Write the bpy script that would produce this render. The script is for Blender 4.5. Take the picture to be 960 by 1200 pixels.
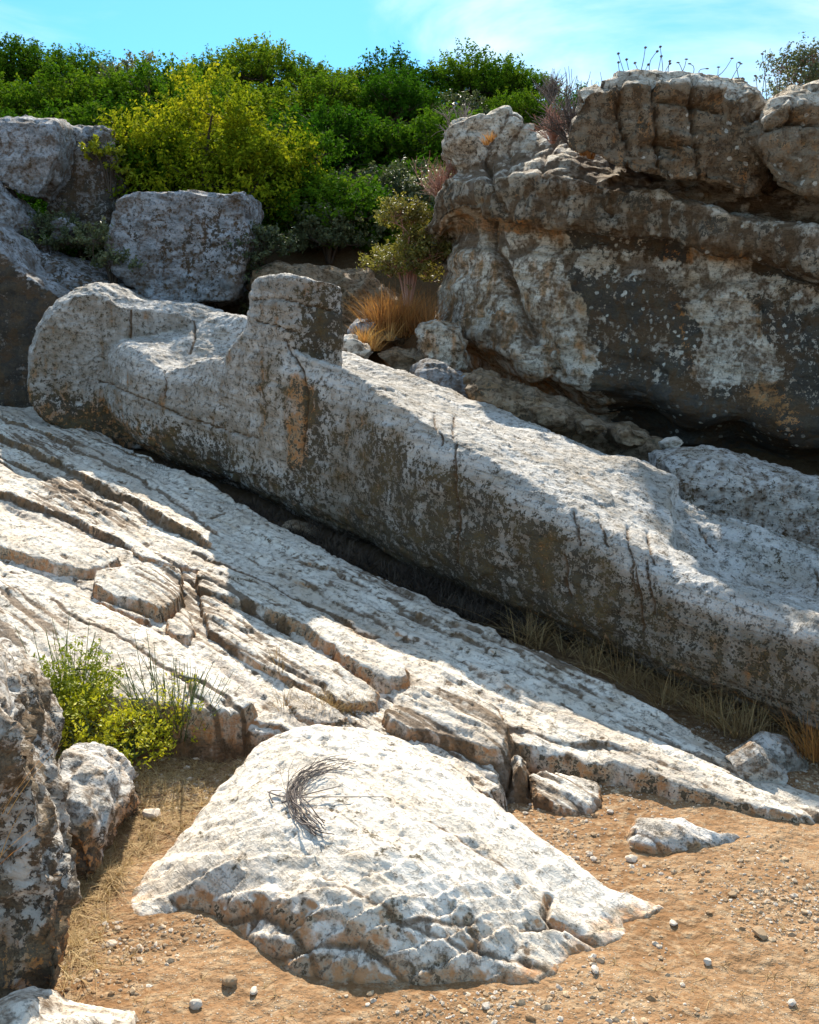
import bpy, math, random
import numpy as np
from mathutils import Vector

# ------------------------------------------------------------------ camera, sky, sun, exposure
sc = bpy.context.scene
for o in list(bpy.data.objects): bpy.data.objects.remove(o)
F = 1200.0; PITCH = math.radians(8); EYE = 1.6
cam_d = bpy.data.cameras.new('camera'); cam = bpy.data.objects.new('camera', cam_d)
sc.collection.objects.link(cam); sc.camera = cam
cam_d.sensor_fit = 'VERTICAL'; cam_d.sensor_height = 24; cam_d.lens = 24 * F / 1200
cam_d.clip_start = 0.05; cam_d.clip_end = 3000
cam.location = (0, 0, EYE); cam.rotation_euler = (math.radians(90) - PITCH, 0, 0)

SUN_EL = math.radians(41.5); SUN_AZ = math.radians(-4)      # azimuth measured from +Y towards +X
sun_dir = Vector((math.sin(SUN_AZ)*math.cos(SUN_EL), math.cos(SUN_AZ)*math.cos(SUN_EL), math.sin(SUN_EL)))
sd = bpy.data.lights.new('sun', 'SUN'); so = bpy.data.objects.new('sun', sd); sc.collection.objects.link(so)
sd.energy = 5.0; sd.angle = math.radians(0.5); sd.color = (1, .915, .77)
so.rotation_euler = sun_dir.to_track_quat('Z', 'Y').to_euler(); so.location = (0, 0, 30)

w = bpy.data.worlds.new('World'); sc.world = w; w.use_nodes = True
N = w.node_tree.nodes; L = w.node_tree.links; N.clear()
sky = N.new('ShaderNodeTexSky'); sky.sky_type = 'NISHITA'; sky.sun_disc = False
sky.sun_elevation = SUN_EL; sky.sun_rotation = SUN_AZ
sky.air_density = 1.0; sky.dust_density = .3; sky.ozone_density = 2.0
tint = N.new('ShaderNodeMix'); tint.data_type = 'RGBA'; tint.blend_type = 'MULTIPLY'; tint.inputs[0].default_value = 1
tint.inputs[7].default_value = (.37, .84, 1.06, 1)
L.new(sky.outputs[0], tint.inputs[6])
tc = N.new('ShaderNodeTexCoord'); mp = N.new('ShaderNodeMapping'); mp.inputs['Scale'].default_value = (1.1, 1.1, 3.6)
mp.inputs['Rotation'].default_value = (0, .25, 0)
L.new(tc.outputs['Generated'], mp.inputs[0])
cn = N.new('ShaderNodeTexNoise'); cn.inputs['Scale'].default_value = 2.6; cn.inputs['Detail'].default_value = 9
cn.inputs['Roughness'].default_value = .55; cn.inputs['Distortion'].default_value = .5
L.new(mp.outputs[0], cn.inputs['Vector'])
cr = N.new('ShaderNodeMapRange'); cr.inputs[1].default_value = .40; cr.inputs[2].default_value = .70
cr.inputs[4].default_value = .95; cr.interpolation_type = 'SMOOTHSTEP'
L.new(cn.outputs[0], cr.inputs[0])
cm = N.new('ShaderNodeMix'); cm.data_type = 'RGBA'; cm.inputs[7].default_value = (6.2, 7.3, 8.0, 1)
L.new(cr.outputs[0], cm.inputs[0]); L.new(tint.outputs[2], cm.inputs[6])
bg = N.new('ShaderNodeBackground'); bg.inputs[1].default_value = .10
wo = N.new('ShaderNodeOutputWorld'); L.new(cm.outputs[2], bg.inputs[0]); L.new(bg.outputs[0], wo.inputs[0])
sc.view_settings.view_transform = 'Standard'; sc.view_settings.look = 'None'
sc.view_settings.exposure = 0.88; sc.view_settings.gamma = 1; sc.view_settings.use_curve_mapping = False
sc.render.engine = 'CYCLES'; sc.cycles.max_bounces = 6; sc.cycles.diffuse_bounces = 4; sc.cycles.transparent_max_bounces = 4

rng = np.random.default_rng(11); random.seed(5)
cp, sp = math.cos(PITCH), math.sin(PITCH)

# ------------------------------------------------------------------ measuring helpers
def ray(px, py):
    r = (px - 480) / F; u = (600 - py) / F
    return np.array([r, cp + sp*u, -sp + cp*u])
def at(px, py, Y):
    d = ray(px, py); return np.array([0, 0, EYE]) + d * (Y / d[1])
PA, PB, PC = -.526, -.052, .163                             # the bedrock's mean plane z = PA + PB x + PC y
def onplane(px, py, off=0.0):
    d = ray(px, py); t = (PA + off - EYE) / (d[2] - PB*d[0] - PC*d[1])
    return np.array([0, 0, EYE]) + d*t
def onz(px, py, z=0.0):
    d = ray(px, py); t = (z - EYE) / d[2]
    return np.array([0, 0, EYE]) + d*t
def project(P):
    x, y, z = P[0], P[1], P[2]-EYE
    f = y*cp - z*sp; u = y*sp + z*cp
    return 480 + F*x/f, 600 - F*u/f
AX = np.array([.675, -.738, 0]); AX /= np.linalg.norm(AX)    # strike of the marble beds
NR = np.array([AX[1], -AX[0], 0])                            # across them, towards the viewer
def planez(x, y): return PA + PB*x + PC*y
def sstep(a, b, x):
    t = np.clip((x-a)/(b-a), 0, 1); return t*t*(3-2*t)

# ------------------------------------------------------------------ noise
_g = rng.normal(size=(4096, 3)).astype(np.float32); _g /= np.linalg.norm(_g, axis=1)[:, None]
def _h(i, j, k): return ((i*73856093) ^ (j*19349663) ^ (k*83492791)) & 4095
def perlin(P):
    P = np.asarray(P, np.float32); I = np.floor(P).astype(np.int64); f = P - I
    u = f*f*f*(f*(f*6-15)+10); out = 0
    for a in (0, 1):
        wa = u[:, 0] if a else 1-u[:, 0]
        for b in (0, 1):
            wb = u[:, 1] if b else 1-u[:, 1]
            for c in (0, 1):
                wc = u[:, 2] if c else 1-u[:, 2]
                g = _g[_h(I[:, 0]+a, I[:, 1]+b, I[:, 2]+c)]
                out = out + wa*wb*wc*((g[:, 0]*(f[:, 0]-a)+g[:, 1]*(f[:, 1]-b)+g[:, 2]*(f[:, 2]-c)))
    return out * 1.5
def fbm(P, s=1.0, o=4, r=.5, off=0.0, ridge=False):
    P = np.asarray(P)*s + off; out = 0; a = 1.0
    for i in range(o):
        n = perlin(P)
        out = out + a*((1-2*np.abs(n)) if ridge else n); P = P*2.03 + 17.3; a *= r
    return out
def frame(P, ks=1., kt=1., ku=1.):
    s = P @ AX; t = P @ NR; u = P[:, 2] + .2*s*0
    return np.stack([s*ks, t*kt, u*ku], 1)
def strata(P, thick, warp=.5, tilt=(0.35, .94)):
    """saw-tooth ledges that follow the beds; 0..1"""
    q = (P @ NR)*tilt[0] + (P[:, 2] + .155*(P @ AX))*tilt[1]
    q = q/thick + warp*fbm(frame(P, .5, 1.2, 1.2), 1.0, 3)
    f = q - np.floor(q); k = np.floor(q)
    return np.minimum(f*1.15, 1)*sstep(1.0, .82, f) * (.5+.5*np.sin(k*12.9898)**2)
def facets(P, s=1., tilt=1., off=0., warp=.25):
    """piecewise flat breaks: each cell is a tilted plane"""
    Q = np.asarray(P)*s + off; Q = Q + warp*np.stack([fbm(Q, 1.3, 2, off=k*7.) for k in range(3)], 1)
    I = np.floor(Q).astype(np.int64); best = np.full(len(Q), 1e9); hh = np.zeros(len(Q)); flat = np.ptp(Q[:, 2]) < 1e-6 or False
    for a in (-1, 0, 1):
        for b in (-1, 0, 1):
            for c in ((-1, 0, 1)):
                J = I + [a, b, c]; k = _h(J[:, 0], J[:, 1], J[:, 2]); C = J + .5 + .55*_g[k]; D = Q-C; d = np.sum(D*D, 1)
                g2 = _g[(k*7+13) & 4095]; v = g2[:, 0]*.6 + tilt*np.sum(D*g2, 1)
                m = d < best; best[m] = d[m]; hh[m] = v[m]
    return hh
def seg_dist(P, poly):
    d = np.full(len(P), 1e9)
    for a, b in zip(poly[:-1], poly[1:]):
        a = np.asarray(a); b = np.asarray(b); ab = b-a
        t = np.clip(((P-a) @ ab)/max(ab @ ab, 1e-9), 0, 1)
        d = np.minimum(d, np.linalg.norm(P - a - t[:, None]*ab, axis=1))
    return d
def poly_inside_dist(X, Y, poly):
    """signed distance to a closed polygon, positive inside"""
    d = np.full(X.shape, 1e9); ins = np.zeros(X.shape, bool); n = len(poly)
    for i in range(n):
        ax, ay = poly[i][:2]; bx, by = poly[(i+1) % n][:2]
        ex, ey = bx-ax, by-ay
        t = np.clip(((X-ax)*ex+(Y-ay)*ey)/max(ex*ex+ey*ey, 1e-12), 0, 1)
        d = np.minimum(d, np.hypot(X-ax-t*ex, Y-ay-t*ey))
        c = ((ay > Y) != (by > Y))
        with np.errstate(divide='ignore', invalid='ignore'):
            ins ^= c & (X < (bx-ax)*(Y-ay)/(by-ay if by != ay else 1e-12)+ax)
    return np.where(ins, d, -d)

# ------------------------------------------------------------------ mesh helpers
def tag(o, label=None, cat=None, group=None, kind=None):
    if label: o['label'] = label
    if cat: o['category'] = cat
    if group: o['group'] = group
    if kind: o['kind'] = kind
    return o
def mesh_np(name, V, Fq, mat, parent=None, attrs=None, smooth=True, origin=None):
    V = np.asarray(V, np.float32); me = bpy.data.meshes.new(name)
    if origin is None and parent is None:
        origin = (float(V[:, 0].mean()), float(V[:, 1].mean()), float(V[:, 2].min()))
    if origin is not None: V = V - np.asarray(origin, np.float32)
    Fq = np.asarray(Fq, np.int32); k = Fq.shape[1]
    me.vertices.add(len(V)); me.vertices.foreach_set('co', V.ravel())
    me.loops.add(Fq.size); me.loops.foreach_set('vertex_index', Fq.ravel())
    me.polygons.add(len(Fq)); me.polygons.foreach_set('loop_start', np.arange(0, Fq.size, k, dtype=np.int32))
    me.polygons.foreach_set('use_smooth', np.full(len(Fq), smooth, bool))
    me.update(calc_edges=True)
    for a, v in (attrs or {}).items():
        at_ = me.attributes.new(a, 'FLOAT', 'POINT'); at_.data.foreach_set('value', np.asarray(v, np.float32))
    me.materials.append(mat)
    o = bpy.data.objects.new(name, me); sc.collection.objects.link(o)
    if origin is not None: o.location = origin
    if parent is not None: o.parent = parent
    return o
def grid_faces(nu, nv, closed=False):
    i = np.arange(nu-1)[:, None]; j = np.arange(nv if closed else nv-1)[None, :]
    j2 = (j+1) % nv
    return np.stack([i*nv+j, (i+1)*nv+j, (i+1)*nv+j2, i*nv+j2], -1).reshape(-1, 4)
def catmull(P, m, closed=False):
    """resample control points along axis 0"""
    n = len(P); t = np.linspace(0, n if closed else n-1, m, endpoint=not closed)
    i = np.floor(t).astype(int)
    if not closed: i = np.minimum(i, n-2)
    f = (t-i)[(...,)+(None,)*(P.ndim-1)]
    g = (lambda k: P[(i+k) % n]) if closed else (lambda k: P[np.clip(i+k, 0, n-1)])
    a, b, c, d = g(-1), g(0), g(1), g(2)
    return .5*((2*b)+(c-a)*f+(2*a-5*b+4*c-d)*f*f+(3*b-a-3*c+d)*f**3)
def vnormals(V, Fq):
    Nn = np.zeros_like(V); a, b, c = V[Fq[:, 0]], V[Fq[:, 1]], V[Fq[:, 2]]
    d = V[Fq[:, 3]] if Fq.shape[1] == 4 else c
    fn = np.cross(c-a, d-b) if Fq.shape[1] == 4 else np.cross(b-a, c-a)
    for k in range(Fq.shape[1]):
        for x in range(3): Nn[:, x] += np.bincount(Fq[:, k], fn[:, x], len(V))
    return Nn/np.maximum(np.linalg.norm(Nn, axis=1), 1e-9)[:, None]
def fuse(pieces, vox, smooth=8, factor=.5):
    """pieces: list of (V, faces as lists); fused into one skin by voxel remesh"""
    vs, fs = [], []; k = 0
    for V, Fc in pieces:
        vs += [tuple(map(float, v)) for v in V]; fs += [tuple(int(i)+k for i in f) for f in Fc]; k += len(V)
    me = bpy.data.meshes.new('tmp'); me.from_pydata(vs, [], fs); o = bpy.data.objects.new('tmp', me)
    sc.collection.objects.link(o)
    import bmesh
    bm = bmesh.new(); bm.from_mesh(me); bmesh.ops.recalc_face_normals(bm, faces=bm.faces); bm.to_mesh(me); bm.free()
    m = o.modifiers.new('r', 'REMESH'); m.mode = 'VOXEL'; m.voxel_size = vox; m.adaptivity = 0
    s = o.modifiers.new('s', 'SMOOTH'); s.factor = factor; s.iterations = smooth
    dg = bpy.context.evaluated_depsgraph_get(); e = o.evaluated_get(dg); em = e.to_mesh()
    V = np.empty(len(em.vertices)*3, np.float32); em.vertices.foreach_get('co', V); V = V.reshape(-1, 3).astype(np.float64)
    ls = np.empty(len(em.polygons), np.int32); em.polygons.foreach_get('loop_total', ls)
    vi = np.empty(len(em.loops), np.int32); em.loops.foreach_get('vertex_index', vi)
    Fq = vi.reshape(-1, 4) if (ls == 4).all() else None
    if Fq is None: raise RuntimeError('remesh not quads')
    e.to_mesh_clear(); bpy.data.objects.remove(o); bpy.data.meshes.remove(me)
    return V, Fq
def loft(sections, nu, nv, capshrink=.5):
    """sections: (n, k, 3) closed loops -> dense closed surface with capped ends"""
    S = np.array(sections, float)
    for e in (0, -1):                                       # rounded ends
        pass
    G = catmull(S, nu); G = np.stack([catmull(g, nv, True) for g in G])
    V = G.reshape(-1, 3); Fc = [list(f) for f in grid_faces(nu, nv, True)]
    c0 = len(V); V = np.vstack([V, G[0].mean(0), G[-1].mean(0)])
    for j in range(nv):
        Fc.append([c0, j, (j+1) % nv]); b = (nu-1)*nv
        Fc.append([c0+1, b+(j+1) % nv, b+j])
    return V, Fc

# ------------------------------------------------------------------ materials
class NT:
    def __init__(s, name):
        s.m = bpy.data.materials.new(name); s.m.use_nodes = True; s.t = s.m.node_tree; s.t.nodes.clear()
        s.P = s.n('ShaderNodeNewGeometry').outputs['Position']
    def n(s, k, **kw):
        x = s.t.nodes.new(k)
        for a, b in kw.items(): setattr(x, a, b)
        return x
    def put(s, sock, v):
        if isinstance(v, bpy.types.NodeSocket): s.t.links.new(v, sock)
        elif isinstance(v, (tuple, list)) and len(v) == 3 and sock.type == 'RGBA': sock.default_value = (*v, 1)
        else: sock.default_value = v
    def math(s, op, a, b=0., c=0., clamp=False):
        x = s.n('ShaderNodeMath', operation=op, use_clamp=clamp)
        s.put(x.inputs[0], a); s.put(x.inputs[1], b); s.put(x.inputs[2], c); return x.outputs[0]
    def dot(s, v, w_):
        x = s.n('ShaderNodeVectorMath', operation='DOT_PRODUCT'); s.put(x.inputs[0], v); x.inputs[1].default_value = w_; return x.outputs['Value']
    def comb(s, a, b, c):
        x = s.n('ShaderNodeCombineXYZ'); s.put(x.inputs[0], a); s.put(x.inputs[1], b); s.put(x.inputs[2], c); return x.outputs[0]
    def noise(s, v, scale, det=5, rough=.55, dist=0.):
        x = s.n('ShaderNodeTexNoise'); s.put(x.inputs['Vector'], v); x.inputs['Scale'].default_value = scale
        x.inputs['Detail'].default_value = det; x.inputs['Roughness'].default_value = rough; x.inputs['Distortion'].default_value = dist
        return x.outputs[0]
    def ss(s, v, a, b, lo=0., hi=1.):
        x = s.n('ShaderNodeMapRange', interpolation_type='SMOOTHSTEP')
        s.put(x.inputs[0], v); x.inputs[1].default_value = a; x.inputs[2].default_value = b
        x.inputs[3].default_value = lo; x.inputs[4].default_value = hi; return x.outputs[0]
    def mix(s, f, a, b, mode='MIX'):
        x = s.n('ShaderNodeMix', data_type='RGBA', blend_type=mode); s.put(x.inputs[0], f); s.put(x.inputs[6], a); s.put(x.inputs[7], b); return x.outputs[2]
    def attr(s, name):
        x = s.n('ShaderNodeAttribute', attribute_name=name); return x.outputs['Fac']
    def beds(s, ks, kt, ku):
        a = s.dot(s.P, (AX[0]*ks, AX[1]*ks, 0)); b = s.dot(s.P, (NR[0]*kt, NR[1]*kt, 0)); c = s.dot(s.P, (.155*AX[0]*ku, .155*AX[1]*ku, ku))
        return s.comb(a, b, c)
    def out(s, shader):
        o = s.n('ShaderNodeOutputMaterial'); s.t.links.new(shader, o.inputs[0])
    def bsdf(s, col, rough, height=None, dist=.01, strength=1., spec=.3):
        b = s.n('ShaderNodeBsdfPrincipled'); s.put(b.inputs['Base Color'], col); s.put(b.inputs['Roughness'], rough)
        b.inputs['Specular IOR Level'].default_value = spec
        if height is not None:
            bp = s.n('ShaderNodeBump'); bp.inputs['Distance'].default_value = dist; bp.inputs['Strength'].default_value = strength
            s.put(bp.inputs['Height'], height); s.t.links.new(bp.outputs[0], b.inputs['Normal'])
        return b.outputs[0]

def rock_mat(name, light=(.70, .66, .60), mid=(.46, .42, .37), tan=(.42, .30, .17), darkc=(.055, .045, .032), dark2=(.13, .10, .055),
             rust=(.42, .17, .035), speck=.35, tanamt=.4, bump=.012, fine=1., streak=.6, lichen=0.0, cut=.5, pock=0., flk=2.4, tone=(.25, .195, .125), tone2=(.14, .10, .06)):
    m = NT(name)
    n1 = m.noise(m.beds(.45, 2.2, 5.0), 2.4, 10, .62, .3)
    n1b = m.noise(m.beds(.7, 6, 16.0), 3.0, 6, .6, .2)
    n2 = m.noise(m.P, 7, 8, .6)
    n3 = m.noise(m.P, 28, 6, .65)
    n4 = m.noise(m.P, 110, 3, .6)
    nv = m.noise(m.beds(6, 6, .8), 1.6, 7, .62, .2)          # vertical run-off streaks
    big = m.noise(m.P, 1.3, 4, .5)
    col = m.mix(m.ss(n1, .36, .6), mid, light)
    col = m.mix(m.math('MULTIPLY', m.ss(m.math('ADD', n2, m.math('MULTIPLY', big, .8)), .86, 1.1), tanamt), col, tan)
    col = m.mix(m.math('MULTIPLY', m.ss(n3, .50, .68), .45), col, mid)
    col = m.mix(m.math('MULTIPLY', m.ss(n1b, .56, .70), .5), col, tan)
    tn = m.math('ADD', m.attr('tone'), m.math('MULTIPLY', m.math('SUBTRACT', m.math('ADD', n2, nv), 1.0), .9))  # tone attribute browns the stone, partly to paint in shade
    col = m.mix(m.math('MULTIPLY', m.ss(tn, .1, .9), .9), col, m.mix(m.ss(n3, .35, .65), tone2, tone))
    # rust attribute
    ru = m.math('ADD', m.attr('rust'), m.math('MULTIPLY', m.math('SUBTRACT', m.math('ADD', n2, nv), 1.0), 1.6))
    col = m.mix(m.math('MULTIPLY', m.ss(ru, .35, .75), .85), col, m.mix(m.ss(n3, .4, .6), rust, tan))
    # dark lichen and run-off, plus shade painted onto some rocks
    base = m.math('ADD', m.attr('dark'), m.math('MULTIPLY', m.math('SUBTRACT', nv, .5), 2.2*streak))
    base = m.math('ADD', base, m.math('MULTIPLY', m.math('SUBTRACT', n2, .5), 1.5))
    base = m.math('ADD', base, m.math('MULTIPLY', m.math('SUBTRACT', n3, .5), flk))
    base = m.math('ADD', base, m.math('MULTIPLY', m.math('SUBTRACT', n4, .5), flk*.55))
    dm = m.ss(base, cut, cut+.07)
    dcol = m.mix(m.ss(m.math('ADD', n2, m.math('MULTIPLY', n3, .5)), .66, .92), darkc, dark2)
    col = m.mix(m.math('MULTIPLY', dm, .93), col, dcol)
    if lichen:
        vo = m.n('ShaderNodeTexVoronoi'); vo.inputs['Scale'].default_value = 13; m.put(vo.inputs['Vector'], m.P)
        lm = m.ss(m.math('ADD', vo.outputs['Distance'], m.math('MULTIPLY', n3, .5)), .47, .43)
        lm = m.math('MULTIPLY', lm, m.ss(big, .46, .58))
        lm = m.math('MULTIPLY', lm, m.math('ADD', m.math('MULTIPLY', m.attr('lichen'), 1.), lichen*.0, clamp=True))
        col = m.mix(lm, col, (.62, .60, .52))
    # small black pits and lichen dots
    pit = m.ss(m.math('ADD', n3, m.math('MULTIPLY', n4, .8)), .965, 1.02)
    scr = m.ss(m.noise(m.beds(4, 34, 40), 1.5, 4, .7, .4), .60, .66)
    col = m.mix(m.math('MULTIPLY', m.math('MULTIPLY', scr, m.ss(n2, .42, .58)), speck), col, (.16, .12, .085))
    col = m.mix(m.math('MULTIPLY', pit, speck), col, (.10, .085, .065))
    if pock:
        v2 = m.n('ShaderNodeTexVoronoi'); v2.inputs['Scale'].default_value = 46; m.put(v2.inputs['Vector'], m.P)
        pk = m.math('MULTIPLY', m.ss(m.math('ADD', v2.outputs['Distance'], m.math('MULTIPLY', n2, .55)), .55, .44), m.math('MULTIPLY', m.attr('pock'), pock))
        col = m.mix(pk, col, (.07, .055, .035))
    cv = m.ss(m.math('ADD', m.attr('crev'), m.math('MULTIPLY', m.math('SUBTRACT', n3, .5), .8)), .35, .8)
    col = m.mix(m.math('MULTIPLY', cv, .85), col, (.13, .075, .035))
    h = m.math('ADD', m.math('MULTIPLY', n1b, 1.0), m.math('MULTIPLY', n3, .9*fine))
    h = m.math('ADD', h, m.math('MULTIPLY', n2, 1.4)); h = m.math('ADD', h, m.math('MULTIPLY', n4, .3*fine))
    h = m.math('SUBTRACT', h, m.math('MULTIPLY', pit, .6)); h = m.math('SUBTRACT', h, m.math('MULTIPLY', scr, .5))
    h = m.math('SUBTRACT', h, m.math('MULTIPLY', dm, .12))
    if pock: h = m.math('SUBTRACT', h, m.math('MULTIPLY', pk, .5))
    m.out(m.bsdf(col, m.ss(n2, .3, .7, .75, .95), h, bump, .9))
    return m.m

M = {}
M['slope'] = rock_mat('pale_marble', light=(.76, .69, .59), mid=(.56, .48, .39), tan=(.48, .35, .22), speck=.38, tanamt=.35, bump=.012, streak=.0)
M['boulder'] = rock_mat('white_marble', light=(.79, .71, .61), mid=(.64, .56, .46), tan=(.56, .42, .28), speck=.30, tanamt=.35, bump=.008, streak=0)
M['statue'] = rock_mat('weathered_marble', light=(.62, .585, .54), mid=(.40, .36, .31), tan=(.36, .26, .15), darkc=(.055, .042, .026), dark2=(.125, .085, .034),
                       speck=.6, tanamt=.35, bump=.018, fine=1.4, streak=.6, pock=1., flk=4.2)
M['cliff'] = rock_mat('stained_marble', light=(.72, .65, .54), mid=(.46, .38, .28), tan=(.38, .24, .11), darkc=(.048, .044, .038), dark2=(.095, .075, .048),
                      speck=.5, tanamt=.5, bump=.018, streak=.55, lichen=1)
M['grey'] = rock_mat('grey_marble', light=(.42, .43, .45), mid=(.20, .20, .20), tan=(.24, .17, .10), darkc=(.035, .032, .028), dark2=(.09, .07, .045),
                     speck=.5, tanamt=.25, bump=.018, streak=1.0)
M['earthrock'] = rock_mat('earthy_rock', light=(.36, .27, .18), mid=(.20, .14, .08), tan=(.30, .17, .07), speck=.5, tanamt=.6, bump=.02, streak=.2)
M['near'] = rock_mat('near_marble', light=(.62, .58, .53), mid=(.42, .37, .31), tan=(.42, .26, .12), darkc=(.07, .055, .045), dark2=(.17, .12, .07), speck=.5, tanamt=.5, bump=.012, streak=.5)

def dirt_mat():
    m = NT('dry_dirt')
    n1 = m.noise(m.P, 2.2, 6, .6); n2 = m.noise(m.P, 22, 6, .65); n3 = m.noise(m.P, 90, 4, .6); n4 = m.noise(m.P, .6, 3, .5)
    far = m.n('ShaderNodeSeparateXYZ'); m.put(far.inputs[0], m.P)
    col = m.mix(m.ss(n1, .35, .65), (.235, .125, .055), (.33, .20, .105))
    col = m.mix(m.math('MULTIPLY', m.ss(n2, .45, .65), .7), col, (.43, .31, .19))
    col = m.mix(m.math('MULTIPLY', m.ss(n3, .52, .66), .7), col, (.20, .095, .035))
    col = m.mix(m.math('MULTIPLY', m.ss(far.outputs[1], 4.6, 6.0), .8), col, (.085, .058, .03))  # ground farther back darkened: brown earth plus shade painted in below the cliff
    h = m.math('ADD', m.math('MULTIPLY', n2, 1.2), m.math('MULTIPLY', n3, .6))
    vo = m.n('ShaderNodeTexVoronoi'); vo.inputs['Scale'].default_value = 38; m.put(vo.inputs['Vector'], m.P)
    h = m.math('SUBTRACT', h, m.math('MULTIPLY', vo.outputs[0], .7))
    v3 = m.n('ShaderNodeTexVoronoi'); v3.inputs['Scale'].default_value = 120; m.put(v3.inputs['Vector'], m.P)
    sp3 = m.n('ShaderNodeSeparateColor'); m.put(sp3.inputs[0], v3.outputs['Color'])
    chip = m.math('MULTIPLY', m.ss(sp3.outputs[0], .62, .66), m.ss(v3.outputs['Distance'], .42, .30)); chip = m.math('MULTIPLY', chip, m.ss(m.math('ADD', n1, m.math('MULTIPLY', n2, .4)), .60, .78))
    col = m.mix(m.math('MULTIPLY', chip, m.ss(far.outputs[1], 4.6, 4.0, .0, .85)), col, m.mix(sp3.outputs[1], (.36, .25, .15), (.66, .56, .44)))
    h = m.math('ADD', h, m.math('MULTIPLY', chip, .8))
    m.out(m.bsdf(col, .95, h, .012, .9, .15)); return m.m
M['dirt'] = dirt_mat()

def leaf_mat(name, c1, c2, c3, trans=.35, rough=.5, spec=.35):
    m = NT(name); t = m.attr('tint')
    oi = m.n('ShaderNodeObjectInfo').outputs['Random']
    n = m.noise(m.P, 1.6, 3, .5)
    v = m.math('ADD', m.math('MULTIPLY', t, .75), m.math('MULTIPLY', m.math('SUBTRACT', n, .5), 1.1)); v = m.math('ADD', v, m.math('MULTIPLY', m.math('SUBTRACT', oi, .55), .75))
    col = m.mix(m.ss(v, .0, .55), c1, c2); col = m.mix(m.ss(v, .5, .95), col, c3)
    b = m.bsdf(col, rough, None, spec=spec)
    tr = m.n('ShaderNodeBsdfTranslucent'); m.put(tr.inputs[0], m.mix(.5, col, m.mix(1., col, (1.0, 1.0, .35), 'MULTIPLY')))
    x = m.n('ShaderNodeMixShader'); x.inputs[0].default_value = trans; m.t.links.new(b, x.inputs[1]); m.t.links.new(tr.outputs[0], x.inputs[2])
    m.out(x.outputs[0]); return m.m
M['leaf'] = leaf_mat('mastic_leaves', (.035, .105, .006), (.095, .18, .010), (.27, .33, .018), .4, .85, .05)
M['leafy'] = leaf_mat('yellow_green_leaves', (.08, .15, .006), (.18, .23, .010), (.44, .42, .02), .4, .85, .05)
M['leafgrey'] = leaf_mat('grey_green_leaves', (.07, .09, .04), (.14, .16, .07), (.26, .27, .14))
M['leafolive'] = leaf_mat('olive_yellow_leaves', (.14, .12, .03), (.28, .26, .05), (.42, .38, .08))
M['bright'] = leaf_mat('bright_yellow_leaves', (.22, .26, .01), (.50, .50, .02), (.70, .60, .04))
M['straw'] = leaf_mat('dry_straw', (.28, .17, .07), (.48, .33, .15), (.62, .48, .26), .2, .8)
M['orange'] = leaf_mat('orange_dry_grass', (.36, .16, .05), (.58, .30, .09), (.72, .45, .17), .3, .8)
M['broom'] = leaf_mat('broom_stems', (.05, .08, .02), (.10, .14, .04), (.20, .22, .08), .1, .7)
M['twig'] = leaf_mat('dead_twigs', (.12, .085, .065), (.24, .18, .14), (.36, .28, .23), 0.05, .85)
M['darktwig'] = leaf_mat('grey_dead_twigs', (.09, .07, .06), (.19, .15, .13), (.30, .25, .22), 0.05, .85)
M['redtwig'] = leaf_mat('reddish_twigs', (.26, .10, .06), (.40, .19, .13), (.50, .30, .24), .1, .85)
M['wood'] = leaf_mat('brown_branches', (.05, .035, .025), (.09, .065, .045), (.14, .10, .07), 0., .9)

# ------------------------------------------------------------------ ground
def bump2(X, Y, cx, cy, rx, ry): return np.exp(-(((X-cx)/rx)**2+((Y-cy)/ry)**2))
def ground_z(X, Y):
    X = np.asarray(X, float); Y = np.asarray(Y, float)
    pl = planez(np.clip(X, -8, 8), np.clip(Y, 0, 10)) - .10
    z = np.log1p(np.exp(np.clip(pl*14, -40, 40)))/14
    z = np.where(Y > 10, np.maximum(z, z), z)
    # earth bank behind the figure
    z = z + .55*sstep(8.6, 10.2, Y+.75*X)*sstep(12, 8, np.abs(X)) * 1.0
    # hillside
    top = 4.35 - 2.2*sstep(3.0, 7.5, X)
    z = z + 1.35*sstep(10.9, 12.4, Y)*sstep(5.5, 2., X) + (top-1.0)*sstep(11.2, 19.5, Y + .12*X) + .02*np.clip(Y-20, 0, 60)
    z = z - sstep(30, 200, Y)*4
    # low at the sides far away
    return z
def build_ground():
    xs = np.concatenate([-np.geomspace(2000, 9, 30), np.linspace(-8.8, -1.7, 90), np.linspace(-1.65, 2.4, 330), np.linspace(2.5, 9, 50), np.geomspace(9.3, 2000, 30)])
    ys = np.concatenate([-np.geomspace(2000, 1, 25), np.linspace(0, 1.7, 12), np.linspace(1.75, 4.9, 300), np.linspace(5, 22, 150), np.geomspace(22.5, 2500, 35)])
    X, Y = np.meshgrid(xs, ys, indexing='ij'); z = ground_z(X, Y)
    P = np.stack([X.ravel(), Y.ravel(), np.zeros(X.size)], 1)
    near = np.exp(-np.maximum(0, Y.ravel()-6)/3)*(np.abs(X.ravel()) < 12)
    z = z.ravel() + near*(.028*fbm(P, 1.3, 3)+.010*fbm(P, 7, 4, off=3)) + (.18*fbm(P, .35, 3))*(Y.ravel() > 11)*(Y.ravel() < 60)
    P[:, 2] = z
    o = mesh_np('ground', P, grid_faces(len(xs), len(ys)), M['dirt'], origin=(0, 0, 0)); tag(o, kind='structure'); return o
build_ground()

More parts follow.
